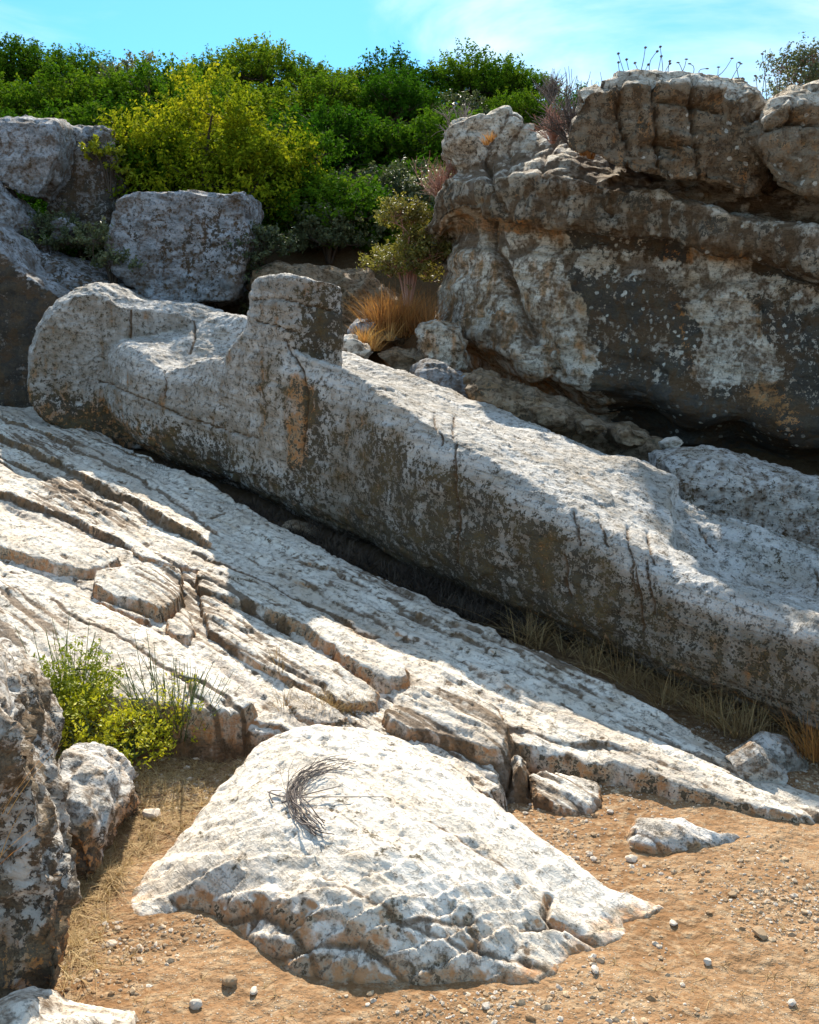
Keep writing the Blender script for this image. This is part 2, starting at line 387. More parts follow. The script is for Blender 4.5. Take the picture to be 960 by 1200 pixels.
# ------------------------------------------------------------------ rock builders
def finish(name, V, Fq, mat, label, cat='rock', fac=.035, facs=2.6, amp=.03, sc_=2., str_=.02, bed=.12, fine=.006, attrs=None, group=None, extra=None, crevk=1.):
    """displace a fused skin along its normals and link it as one object"""
    Nn = vnormals(V, Fq)
    a = fbm(V, sc_, 4, .5); st = strata(V, bed) if str_ else 0
    r = fbm(V, sc_*4, 4, .55, off=9.1, ridge=True)
    f = fbm(frame(V, 3, 14, 22), 1.0, 3, .6, off=4)
    d = amp*a + str_*(st-.5) - fine*1.2*np.maximum(0, r-.2) + fine*f
    if fac: d = d + fac*facets(frame(V, 1., 1.6, 2.2), facs*.6, .9) + fac*.35*facets(frame(V, 1., 1.8, 2.6), facs*1.9, .9, 31.)
    crev = np.clip((r-.75)*1.4, 0, .6)*crevk
    A = {'crev': crev, 'dark': np.zeros(len(V)), 'rust': np.zeros(len(V)), 'lichen': np.zeros(len(V)), 'pock': np.zeros(len(V)), 'tone': np.zeros(len(V))}
    if extra is not None: d = d + extra(V, Nn, A)
    V = V + Nn*d[:, None]
    return tag(mesh_np(name, V, Fq, mat, attrs=A), label, cat, group)
def rock_piece(poly, Y, thick, front=.82, back=.85, up=0., side=0., lift=0., shear=0.):
    """solid whose outline seen from the path is poly; its depth is real. front face is shifted down by up (metres)"""
    P = np.array([at(x, y, Y) for x, y in poly]); c = P.mean(0)
    rings = []
    for k, s, dz in ((-.5, front, -up), (-.36, min(1., (1+front)/2+.05), -up*.45), (0, 1.0, 0), (.35, .97, lift*.5), (.6, back, lift)):
        R = c + (P-c)*s; R = R + np.array([side*k + shear*k, k*thick, 0]); R[:, 2] += dz
        rings.append(R)
    n = len(P); V = np.vstack(rings); Fc = [list(f) for f in grid_faces(len(rings), n, True)]
    Fc.append(list(range(n))); Fc.append([(len(rings)-1)*n+i for i in range(n)][::-1])
    return V, Fc
def rock(name, poly, Y, thick, mat, label, cat='rock', vox=.03, smooth=3, dark=0., rust=0., pk={}, **kw):
    V, Fq = fuse([rock_piece(poly, Y, thick, **pk)], vox, smooth)
    ex0 = kw.pop('extra', None)
    def ex(V, Nn, A):
        A['dark'] += dark; A['rust'] += rust
        return ex0(V, Nn, A) if ex0 else 0
    return finish(name, V, Fq, mat, label, cat, extra=ex, **kw)
def proj(V):
    den = V[:, 1]*cp-(V[:, 2]-EYE)*sp
    return 480+F*V[:, 0]/den, 600-F*(V[:, 1]*sp+(V[:, 2]-EYE)*cp)/den, den
def cut(V, Nn, A, pts, wd, dp, cr=.95, wob=.012):
    """a joint running back into the rock: a plane-like cut that crosses the face along pts"""
    x, y, den = proj(V); Q = np.stack([x, y, 0*x], 1)
    Q[:, 0] += fbm(V, 6, 3)*wob*F/den; Q[:, 1] += fbm(V, 6, 3, off=9)*wob*F/den
    dd = seg_dist(Q, [np.array([a, b, 0.]) for a, b in pts])*den/F
    m = np.exp(-(dd/wd)**2)*(Nn[:, 1] < .35); A['crev'] = np.maximum(A['crev'], m*cr); return -dp*m
def stain(V, pts, r, on=1.):
    x, y, den = proj(V); Q = np.stack([x, y, 0*x], 1); pts = pts if len(pts) > 1 else pts*2
    n = 1+.5*fbm(V, 7, 3, off=33)
    return np.exp(-(seg_dist(Q, [np.array([a_, b_, 0.]) for a_, b_ in pts])*den/F/r*n)**2)*on
def gb(V, px, py, Y, r):
    c = at(px, py, Y); return np.exp(-np.sum((V-c)**2, 1)/(r*r))
def cap(V, pts, r):
    """soft capsule mask along points (px,py,Y)"""
    d = seg_dist(V, [at(*p) for p in pts]); return np.exp(-(d/r)**2)

# ------------------------------------------------------------------ the unfinished colossal figure
def curve(pts):
    xs = [p[0] for p in pts]; ys = [p[1] for p in pts]; return lambda x: float(np.interp(x, xs, ys))
near_top = curve([(112, 432), (122, 408), (150, 398), (172, 407), (200, 431), (222, 436), (260, 416), (281, 404), (340, 412), (400, 426), (430, 444), (500, 490), (560, 522), (640, 568), (700, 606), (740, 628), (800, 662), (880, 703), (960, 712), (1100, 765), (1300, 840)])
far_top = curve([(112, 425), (135, 402), (160, 388), (185, 377), (220, 369), (255, 364), (290, 371), (330, 385), (405, 408), (470, 435), (550, 466), (620, 493), (700, 530), (760, 551), (830, 574), (900, 596), (960, 613), (1100, 655), (1300, 720)])
def build_statue():
    secs = []
    bot = [(119, 470, .55), (126, 498, .8), (150, 523, .9), (187, 536, .95), (247, 559, 1.0), (320, 595, 1.05), (400, 627, 1.1), (450, 657, 1.1), (530, 695, 1.1), (600, 724, 1.1), (700, 768, 1.05), (800, 809, 1.0), (900, 851, .95), (960, 882, .9), (1060, 925, .85), (1200, 990, .8)]
    mdir = -NR
    for bx, by, wd in bot:
        B = onplane(bx, by, .06 if bx > 200 else .1)
        def solve(al, cv):
            lo, hi = -1., 3.
            for _ in range(40):
                mid = (lo+hi)/2; P = B+mdir*al+np.array([0, 0, mid]); x, y = project(P)
                if y > cv(x): lo = mid
                else: hi = mid
            return (lo+hi)/2
        h = solve(.10, near_top); hf = solve(wd, far_top)
        def p(al, b): return B + mdir*al + np.array([0, 0, b])
        t1, t2 = .35, .68; dip = .05
        if bx < 330: dip = .10 if 130 < bx < 330 else .02
        if bx > 740: dip = .11
        if 500 < bx < 700: dip = -.02
        g1 = p(.1+(wd-.1)*t1, h+(hf-h)*t1-dip); g2 = p(.1+(wd-.1)*t2, h+(hf-h)*t2-dip*.8)
        secs.append([p(.34, -.16), p(.10, .015), p(.0, .22*h), p(-.025, .5*h), p(-.015, .80*h), p(.03, .955*h), p(.10, h), g1, g2,
                     p(wd, hf), p(wd+.16, hf*.6), p(wd+.05, 0.05), p(wd-.1, -.4), p(.6*wd, -.4)])
    V1, F1 = loft(secs, 260, 90)
    # end rounding: the left end is pulled to a rounded block by an extra solid
    pieces = [(V1, F1)]
    # head end behind
    headp = [(50, 440), (52, 408), (64, 378), (82, 353), (106, 336), (131, 331), (152, 340), (168, 349), (200, 352), (240, 357), (262, 364), (275, 400), (270, 470), (200, 530), (150, 527), (110, 512), (72, 492), (54, 468)]
    pieces.append(rock_piece(headp, 9.25, 1.25, front=.86, back=.8, up=.05, lift=-.1))
    # the upright block (beard / forearm stump)
    col = []
    for (y, bx_, Lh, Dh) in ((560, 300, .42, .26), (500, 300, .40, .26), (445, 300, .40, .27), (416, 300, .38, .26), (400, 307, .32, .255), (384, 312, .28, .25), (362, 314, .265, .24), (345, 315, .255, .235), (335, 316, .25, .225), (330, 318, .23, .20)):
        C0 = onplane(bx_, np.interp(bx_, [247, 320, 400], [559, 595, 627]), .06) - NR*(.235+.01)
        zc = at(0, y, C0[1])[2]; ring = []
        for k in range(24):
            a = 2*math.pi*k/24; ca, sa = math.cos(a), math.sin(a); e = .30
            q = C0 + AX*Lh*np.sign(ca)*abs(ca)**e + NR*Dh*np.sign(sa)*abs(sa)**e; ring.append([q[0], q[1], zc + .03*sa])
        col.append(ring)
    pieces.append(loft(col, 24, 40))
    # thin loose-looking cap layer on the block
    pieces.append(rock_piece([(326, 332), (334, 322), (360, 325), (385, 333), (399, 344), (400, 360), (385, 354), (350, 343), (330, 338)], 7.35, .3, front=.8, back=.9))
    V, Fq = fuse(pieces, .012, 4)
    def ex(V, Nn, A):
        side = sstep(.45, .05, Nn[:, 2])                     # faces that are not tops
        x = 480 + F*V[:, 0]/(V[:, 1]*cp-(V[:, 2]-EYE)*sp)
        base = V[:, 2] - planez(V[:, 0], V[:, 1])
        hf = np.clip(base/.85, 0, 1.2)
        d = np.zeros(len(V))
        # painted shade and dark growth on the flank, heavier low down and mid-flank
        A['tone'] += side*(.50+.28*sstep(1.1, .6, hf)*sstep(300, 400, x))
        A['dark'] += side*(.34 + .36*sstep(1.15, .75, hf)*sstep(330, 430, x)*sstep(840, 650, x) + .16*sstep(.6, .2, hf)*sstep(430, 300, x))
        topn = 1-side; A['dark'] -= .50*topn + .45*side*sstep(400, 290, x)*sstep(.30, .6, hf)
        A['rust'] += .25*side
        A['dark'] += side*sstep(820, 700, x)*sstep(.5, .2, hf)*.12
        A['dark'] += .42*stain(V, [(396, 362), (385, 400), (366, 430), (362, 540)], .11, side) + .45*stain(V, [(372, 378), (345, 425), (312, 462)], .14, side)
        A['dark'] += .30*stain(V, [(345, 560), (330, 590)], .15, side) + .35*stain(V, [(205, 490), (222, 545)], .12, side) + .3*stain(V, [(255, 480), (262, 560)], .08, side) + .3*stain(V, [(62, 460), (100, 490)], .14, side)
        A['dark'] -= .38*stain(V, [(398, 450), (410, 520), (395, 600)], .10, side) + .25*stain(V, [(318, 540), (330, 575)], .08, side)
        A['rust'] += .95*stain(V, [(345, 430), (353, 480), (346, 540)], .06, side) + side*.18*sstep(.4, .1, hf)
        A['rust'] += .4*sstep(300, 120, x)*side*sstep(.6, .2, hf)
        A['pock'] += sstep(640, 800, x)*side*.9*sstep(1.15, .8, hf)
        # long bedding cracks along the flank
        for px, y0, y1 in ((510, 486, 520), (531, 488, 660), (672, 598, 640), (704, 612, 640), (736, 615, 700), (760, 620, 660), (745, 660, 740), (660, 650, 700), (952, 640, 690), (758, 655, 720)):
            j = rng.uniform(-2, 2, 5); d += cut(V, Nn, A, [(px+j[k]+k*1.5, y0+(y1-y0)*k/4) for k in range(5)], .008, .022, wob=.006)
        for pts, wd in (([(152, 362), (153, 396)], .012), ([(226, 372), (227, 395), (222, 412)], .012), ([(114, 445), (150, 460), (200, 482), (250, 500), (300, 515)], .008), ([(298, 375), (325, 382), (352, 390)], .006),
                        ([(335, 400), (352, 430), (360, 470), (352, 530)], .010), ([(192, 432), (193, 465)], .008), ([(296, 352), (330, 350), (365, 358), (398, 366)], .007), ([(822, 590), (832, 605), (845, 618)], .007)):
            d += cut(V, Nn, A, pts, wd, .03, wob=.01)
        # beds: long lines on the flank that follow the axis
        L1 = cap(V, [(405, 465, 6.85), (500, 505, 6.2), (640, 570, 5.45)], .018); d -= .022*L1; A['crev'] = np.maximum(A['crev'], .7*L1)
        L2 = cap(V, [(640, 585, 5.4), (760, 655, 4.8), (860, 710, 4.4)], .02); d -= .02*L2
        # pecked tool marks on the top
        top = sstep(.3, .7, Nn[:, 2]); d += top*.004*fbm(V, 26, 2, off=5) + .003*fbm(V, 50, 2)
        # step and hollow where the legs are still joined
        yq = 600-F*(V[:, 1]*sp+(V[:, 2]-EYE)*cp)/(V[:, 1]*cp-(V[:, 2]-EYE)*sp); ny = np.array([near_top(k) for k in range(0, 1400)])[np.clip(x, 0, 1399).astype(int)]
        sc1 = sstep(786, 800, x+8*fbm(V, 4, 2))*sstep(ny-12, ny-34, yq)*sstep(.15, .4, Nn[:, 2]); d -= .10*sc1
        d -= .05*cap(V, [(815, 610, 5.35), (850, 660, 5.0), (905, 665, 4.8)], .17)*top
        d += .05*cap(V, [(765, 600, 5.45), (730, 560, 5.8)], .14)*top
        d -= .05*gb(V, 930, 650, 4.95, .2)
        A['dark'] += .55*cap(V, [(905, 640, 4.95), (915, 690, 4.7)], .09)
        A['dark'] += .10*top*(V[:, 1] < 7)
        return d
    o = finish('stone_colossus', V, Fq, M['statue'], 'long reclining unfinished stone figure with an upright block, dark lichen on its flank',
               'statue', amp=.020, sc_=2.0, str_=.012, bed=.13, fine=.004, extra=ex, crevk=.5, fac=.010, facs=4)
    return o
build_statue()

# ------------------------------------------------------------------ overhanging cliff on the right
def build_cliff():
    cols = [ # px, Y, top, lip, liplow, mid, bottom, under
        (503, 9.4, 250, 262, 300, 330, 385, 400),
        (516, 9.1, 165, 205, 262, 318, 390, 408),
        (545, 8.65, 140, 205, 250, 325, 402, 425),
        (590, 8.25, 122, 200, 258, 340, 425, 450),
        (640, 8.0, 118, 195, 268, 355, 445, 470),
        (700, 7.8, 160, 205, 272, 370, 462, 492),
        (760, 7.6, 185, 215, 280, 380, 475, 505),
        (830, 7.35, 215, 235, 292, 395, 490, 520),
        (900, 7.2, 235, 252, 305, 400, 505, 535),
        (960, 6.95, 255, 268, 322, 410, 520, 552),
        (1060, 6.6, 285, 300, 350, 440, 545, 580),
        (1200, 6.2, 320, 340, 390, 480, 590, 630)]
    secs = []
    for px, Y, top, lip, low, mid, bot, und in cols:
        e = .25 if px < 510 else 1.
        def q(y, dY, dz=0):
            P = at(px, y, Y); P = P + np.array([.55*dY, dY, dz]); return P
        k = np.array
        tb = top-np.interp(px, [640, 760, 830], [0, 34, 54])
        ck = .85
        secs.append([q(tb, ck, .0), q((top+lip)/2+2, .42), q(lip, .06), q(lip+6, 0.0), q((lip+low)/2, -.03), q(low-1, .0), q(low+3, .24),
                     q((low+mid)/2, .17), q(mid, .12), q((mid+bot)/2, .06), q(bot, .05), q(und, .45), q(und+4, .9, -.4), q(und, 2.4*e+.3, -.6), q(mid, 2.9*e+.3), q(top, 2.2*e+.4, -.25), q(tb, 1.4*e+.1, -.02)])
    V1, F1 = loft(secs, 300, 150)
    pcs = [(V1, F1)]
    pcs.append(rock_piece([(519, 160), (528, 150), (550, 144), (590, 130), (620, 150), (610, 200), (560, 215), (535, 200), (521, 185)], 9.35, .8, up=.03, front=.9))
    V, Fq = fuse(pcs, .024, 5)
    def ex(V, Nn, A):
        den = V[:, 1]*cp-(V[:, 2]-EYE)*sp
        x = 480+F*V[:, 0]/den; y = 600-F*(V[:, 1]*sp+(V[:, 2]-EYE)*cp)/den
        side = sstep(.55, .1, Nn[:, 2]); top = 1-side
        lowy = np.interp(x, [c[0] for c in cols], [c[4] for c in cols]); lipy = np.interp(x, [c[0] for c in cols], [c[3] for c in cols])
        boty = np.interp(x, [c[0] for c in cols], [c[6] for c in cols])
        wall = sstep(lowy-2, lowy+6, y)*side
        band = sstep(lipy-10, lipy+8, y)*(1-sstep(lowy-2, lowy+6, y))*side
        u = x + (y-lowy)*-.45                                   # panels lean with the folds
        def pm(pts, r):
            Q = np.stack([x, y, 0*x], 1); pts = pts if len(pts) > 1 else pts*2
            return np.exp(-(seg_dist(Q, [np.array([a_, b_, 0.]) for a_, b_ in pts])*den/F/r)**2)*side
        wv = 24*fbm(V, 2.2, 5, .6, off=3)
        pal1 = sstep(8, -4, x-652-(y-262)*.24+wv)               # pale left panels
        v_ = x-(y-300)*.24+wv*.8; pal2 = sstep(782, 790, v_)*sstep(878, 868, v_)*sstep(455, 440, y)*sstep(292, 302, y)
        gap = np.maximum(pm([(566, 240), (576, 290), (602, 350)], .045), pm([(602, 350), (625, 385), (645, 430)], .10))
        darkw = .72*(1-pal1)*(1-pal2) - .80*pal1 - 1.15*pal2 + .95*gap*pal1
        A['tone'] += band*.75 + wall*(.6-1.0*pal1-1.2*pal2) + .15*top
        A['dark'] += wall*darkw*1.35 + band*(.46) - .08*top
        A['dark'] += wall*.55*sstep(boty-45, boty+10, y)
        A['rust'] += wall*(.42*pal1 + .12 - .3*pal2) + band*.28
        A['rust'] += 1.3*pm([(895, 468), (925, 500)], .16) + .9*pm([(765, 290), (790, 300), (870, 300)], .05) + .9*pm([(776, 300), (812, 440)], .035) + .7*pm([(885, 330), (893, 440)], .03) + .6*pm([(545, 270), (620, 262)], .05)
        A['dark'] -= .6*pm([(895, 468), (925, 500)], .13) + .5*pm([(532, 240), (560, 238)], .06) + .35*pm([(585, 232), (597, 240)], .03)
        A['dark'] -= .35*pm([(790, 300), (800, 430)], .02)
        A['dark'] += .25*pm([(700, 205), (830, 235), (930, 270)], .12)
        A['lichen'] += 1.0*sstep(660, 720, x)
        # folds in the wall: diagonal grooves and ribs
        d = wall*(-.14*gap )
        d += wall*.05*np.sin(u*.055+1.2*fbm(V, .8, 2))*sstep(640, 700, x)
        d += -.05*wall*pal2
        # vertical flutes in the band, rough cushions on top
        fl = fbm(frame(V, 5, 5, .7), 1.6, 3, off=2, ridge=True); d -= .035*band*np.maximum(0, fl-.3); A['crev'] += band*np.clip(fl-.75, 0, .5)
        cu = fbm(V, 2.2, 3, off=7, ridge=True); d -= top*.03*np.maximum(0, cu-.3); A['crev'] += top*np.clip((cu-.8)*1.2, 0, .6)
        for pts, wd, dp in (([(640, 118), (618, 140), (600, 165), (590, 200)], .025, .045), ([(600, 130), (590, 150), (575, 175), (570, 205)], .025, .04), ([(660, 150), (640, 180), (632, 205)], .025, .04),
                        ([(571, 185), (576, 220), (590, 250)], .02, .07), ([(620, 210), (632, 245)], .012, .04), ([(648, 205), (655, 250)], .012, .04), ([(700, 215), (712, 255)], .012, .04), ([(560, 250), (572, 285), (592, 340), (622, 400)], .03, .08)):
            d += cut(V, Nn, A, pts, wd, dp, .8, .03)
        d += side*.03*fbm(frame(V, .5, 3, 6), 1.0, 4, off=3)
        return d
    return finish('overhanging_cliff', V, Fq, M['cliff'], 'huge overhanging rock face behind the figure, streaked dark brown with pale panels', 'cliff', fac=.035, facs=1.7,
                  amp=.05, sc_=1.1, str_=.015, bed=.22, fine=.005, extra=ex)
build_cliff()

# blocks lying on the cliff
def capdark(px_grooves=(), dk=.5, rs=.35):
    def ex(V, Nn, A):
        side = sstep(.6, .1, Nn[:, 2]); A['tone'] += .9*side+.1; A['dark'] += dk*side-.12; A['rust'] += rs*side; d = np.zeros(len(V))  # side faces carry painted shade along with brown and rust staining
        A['lichen'] += .7
        for pts in px_grooves:
            d += cut(V, Nn, A, [(p_[0], p_[1]) for p_ in pts], .013, .09)
        return d
    return ex
rock('capping_boulder', [(684, 170), (690, 135), (700, 108), (716, 97), (745, 92), (775, 90), (830, 91), (868, 95), (892, 108), (906, 130), (902, 150), (915, 180), (912, 206), (900, 222), (860, 214), (800, 203), (770, 200), (748, 188), (722, 178)],
     7.85, 1.2, M['cliff'], 'long jointed boulder lying on top of the cliff, split by upright cracks', 'boulder', vox=.02, smooth=1, amp=.02, sc_=1.6, fac=.05, str_=.035, bed=.19, fine=.006,
     pk=dict(front=.90, back=.8, up=.17, shear=.6), extra=capdark([[(726, 95, 8.9), (727, 130, 8.4), (738, 180, 8.35)], [(765, 95, 8.9), (768, 130, 8.4), (772, 160, 8.3), (773, 200, 8.3)], [(812, 95, 8.9), (812, 140, 8.35), (822, 215, 8.3)],
      [(772, 118, 8.35), (812, 122, 8.3), (850, 132, 8.3)], [(770, 165, 8.3), (800, 168, 8.3), (820, 172, 8.3)], [(905, 130, 8.6), (895, 150, 8.3), (910, 200, 8.3)]]))
rock('capping_boulder', [(897, 160), (902, 138), (916, 122), (935, 112), (960, 108), (1000, 110), (1050, 130), (1070, 200), (1050, 245), (960, 228), (925, 214), (905, 190)],
     7.55, 1.1, M['cliff'], 'cracked boulder on the cliff top at the right edge, beside the long jointed boulder', 'boulder', vox=.022, smooth=1, amp=.02, sc_=1.6, fac=.05, str_=.03, bed=.17, fine=.006,
     pk=dict(front=.88, back=.8, up=.16, shear=.6), extra=capdark([[(900, 150, 7.8), (930, 140, 7.8), (958, 148, 7.8)], [(930, 118, 7.9), (930, 142, 7.8)]], .22))
rock('small_boulder', [(898, 122), (905, 112), (925, 108), (932, 118), (925, 132), (905, 136)], 8.2, .5, M['cliff'], 'small rounded stone wedged between the two capping boulders', 'stone', vox=.02, amp=.02, str_=.01, dark=.1)

# rocks under and beside the cliff
rock('foot_block', [(486, 388), (492, 376), (515, 370), (540, 378), (545, 400), (548, 430), (530, 436), (505, 428), (488, 405)], 8.5, .6, M['cliff'], 'squared orange-stained block at the foot of the cliff corner', 'rock', vox=.025, dark=.12, rust=.5, amp=.03, str_=.03, pk=dict(up=.06))
rock('rubble_rock', [(484, 432), (500, 422), (525, 423), (548, 438), (566, 462), (560, 480), (520, 478), (490, 462)], 7.7, .6, M['grey'], 'blue-grey boulder peeping over the shoulder of the reclining figure', 'rock', vox=.022, amp=.03, str_=.02, pk=dict(up=.05))
rock('rubble_rock', [(438, 412), (462, 404), (492, 410), (505, 424), (490, 440), (455, 436)], 8.5, .5, M['earthrock'], 'low brown rock between the orange grass and the figure', 'rock', vox=.022, amp=.03, pk=dict(up=.04))
rock('rubble_rock', [(410, 392), (418, 378), (432, 374), (442, 382), (440, 396), (425, 402)], 8.9, .3, M['grey'], 'small grey rock at the left foot of the orange dry grass', 'rock', vox=.016, amp=.02)
rock('rubble_rock', [(398, 395), (412, 394), (430, 402), (440, 412), (430, 425), (400, 420)], 8.3, .4, M['slope'], 'white stone just behind the upright block of the figure', 'rock', vox=.016, amp=.02)
rock('ledge_rock', [(548, 440), (600, 455), (660, 475), (720, 492), (770, 512), (760, 560), (690, 560), (600, 520), (550, 480)], 7.35, .8, M['earthrock'], 'long shaded brown ledge under the overhang of the cliff', 'rock', vox=.03, amp=.07, str_=.05, dark=.35, pk=dict(up=.1))
rock('rubble_rock', [(772, 519), (782, 513), (797, 512), (801, 519), (790, 526), (776, 527)], 6.75, .2, M['boulder'], 'small pale stone lying in the gloom below the cliff', 'stone', vox=.012, amp=.012, fac=.01, str_=0)
rock('stone_slab', [(766, 530), (800, 522), (850, 528), (910, 545), (970, 562), (1080, 600), (1150, 650), (1100, 720), (960, 660), (860, 620), (770, 570)], 6.4, .8, M['statue'], 'broad bluish slab in shade between the figure and the cliff', 'rock slab', vox=.025, amp=.03, str_=.015, pk=dict(front=.9, up=.16))
rng2 = np.random.default_rng(3)
nm = 0
for px, py, Y, s in ((560, 452, 7.6, 34), (590, 470, 7.3, 26), (640, 488, 7.0, 30), (690, 500, 6.9, 22), (735, 512, 6.8, 26), (470, 392, 9.1, 18), (455, 398, 8.9, 14)):
    pl = [(px+s*math.cos(a)*r, py+s*.55*math.sin(a)*r) for a, r in zip(np.linspace(0, 2*math.pi, 9)[:-1], rng2.uniform(.75, 1.1, 8))]
    rock('rubble_rock', pl, Y, .4, M['earthrock'], ['tan rubble lump nearest the grey boulder under the cliff', 'second rubble lump along the cliff foot, rust-brown and low', 'wide brown rubble lump midway along the cliff foot',
         'small dark rubble lump beyond the middle of the cliff foot', 'brown rubble lump nearest the pale stone under the cliff', 'grey-brown lump inside the orange dry grass', 'smallest lump at the left of the orange dry grass'][nm],
         'rock', vox=.02, amp=.035, dark=.15, group='rubble at the cliff foot'); nm += 1

# ------------------------------------------------------------------ rocks on the left
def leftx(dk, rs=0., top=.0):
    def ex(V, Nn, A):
        side = sstep(.6, .1, Nn[:, 2]); A['dark'] += dk*side + top; A['rust'] += rs*side; A['tone'] += max(dk, 0)*side; return np.zeros(len(V))  # dk darkens side faces, as painted shade on the shaded rocks
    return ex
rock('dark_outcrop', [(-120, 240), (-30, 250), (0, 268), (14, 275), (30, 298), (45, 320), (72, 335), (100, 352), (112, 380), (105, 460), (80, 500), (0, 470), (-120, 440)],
     9.95, 1.3, M['grey'], 'dark shaded outcrop with a sunlit rim at the left edge', 'rock', vox=.035, amp=.05, sc_=1.3, str_=.02, bed=.3, extra=leftx(.85, .1, .1), pk=dict(up=.0, front=1.0, back=.85))  # outcrop's shade is painted into its dark and tone values
rock('blue_slab', [(18, 292), (45, 286), (90, 300), (150, 325), (200, 340), (245, 350), (255, 375), (200, 400), (90, 400), (40, 340)], 10.9, 1.5, M['grey'],
     'smooth blue-grey slab sloping behind the head of the figure', 'rock slab', vox=.03, amp=.03, str_=.01, extra=leftx(.3, 0, .42), pk=dict(front=.9, up=.30))  # slab darkened all over to paint in the shadow lying on it
rock('blue_slab', [(-60, 215), (0, 212), (28, 240), (38, 268), (25, 290), (0, 300), (-60, 300)], 10.8, .9, M['grey'], 'blue-grey slab above the dark outcrop at the left edge', 'rock slab', vox=.03, amp=.04, extra=leftx(.0), pk=dict(up=.15))
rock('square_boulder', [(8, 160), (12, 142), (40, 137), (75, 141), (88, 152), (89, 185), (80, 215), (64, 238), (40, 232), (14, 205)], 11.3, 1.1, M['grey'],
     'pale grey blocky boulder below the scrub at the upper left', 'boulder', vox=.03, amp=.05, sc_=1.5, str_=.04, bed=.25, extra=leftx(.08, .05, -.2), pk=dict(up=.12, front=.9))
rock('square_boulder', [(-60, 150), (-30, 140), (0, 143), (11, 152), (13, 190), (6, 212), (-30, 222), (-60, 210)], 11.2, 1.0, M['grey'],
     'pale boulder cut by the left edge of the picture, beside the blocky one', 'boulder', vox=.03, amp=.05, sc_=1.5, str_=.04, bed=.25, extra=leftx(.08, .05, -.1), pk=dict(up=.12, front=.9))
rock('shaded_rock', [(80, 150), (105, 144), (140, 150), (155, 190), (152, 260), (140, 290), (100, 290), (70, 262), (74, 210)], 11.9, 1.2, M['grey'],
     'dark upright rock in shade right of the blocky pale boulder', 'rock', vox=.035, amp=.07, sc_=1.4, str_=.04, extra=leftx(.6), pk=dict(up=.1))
rock('shaded_rock', [(60, 262), (78, 256), (90, 268), (84, 282), (66, 282)], 10.9, .3, M['grey'], 'little white stone under the shaded upright rock', 'rock', vox=.02, amp=.02)
rock('stained_block', [(142, 275), (149, 238), (170, 230), (215, 229), (262, 227), (296, 227), (304, 240), (302, 280), (292, 320), (285, 350), (240, 362), (200, 356), (165, 335), (143, 305)],
     11.0, 1.2, M['grey'], 'square-topped block with white and brown run-off streaks under the bushes', 'boulder', vox=.028, amp=.05, sc_=1.6, str_=.03, bed=.3,
     extra=lambda V, Nn, A: (A.__setitem__('dark', A['dark']+(.12+.45*gb(V, 228, 285, 10.4, .42)+.4*gb(V, 285, 290, 10.4, .25))*sstep(.6, .1, Nn[:, 2])-.1), A.__setitem__('rust', A['rust']+.4*gb(V, 225, 275, 10.4, .35)), np.zeros(len(V)))[2], fac=.05, facs=1.6, smooth=1, pk=dict(up=.05, front=.96))
rock('earth_bank_rock', [(300, 330), (330, 310), (380, 312), (430, 322), (470, 350), (480, 390), (420, 420), (330, 400)], 11.0, 1.4, M['earthrock'],
     'rust-brown shaded earthy rock behind the upright block', 'rock', vox=.04, amp=.09, sc_=1.6, str_=.05, dark=.3, pk=dict(up=.1))

# ------------------------------------------------------------------ bedrock slope of bedded marble
def st(px, py, off=0.): P = onplane(px, py, off); return float(P @ AX), float(P @ NR)
# ledges: (points px,py), height of step down on the viewer's side, upstream width, jitter
LEDGES = [
    ([(-60, 495), (0, 527), (60, 552), (110, 580), (165, 607), (215, 640), (262, 658)], .075, .22, .016),
    ([(-60, 478), (0, 500), (60, 520), (100, 545), (150, 565), (220, 610), (270, 648)], .030, .12, .02),
    ([(-60, 575), (0, 592), (80, 620), (130, 648), (165, 662)], .055, .25, .012),
    ([(-20, 620), (20, 645), (60, 660), (97, 682)], .07, .12, .01),
    ([(260, 652), (330, 688), (400, 722), (480, 765), (560, 802), (640, 850)], .018, .10, .02),
    ([(300, 640), (380, 680), (470, 725), (560, 760), (640, 800), (730, 848)], .022, .12, .03),
    ([(450, 720), (560, 775), (650, 815), (720, 850), (800, 893), (900, 935)], .022, .16, .02),
    ([(560, 850), (600, 872), (660, 885), (720, 898), (800, 925)], .02, .10, .012),
    ([(200, 570), (300, 640), (420, 700), (520, 740)], .014, .08, .03),
]
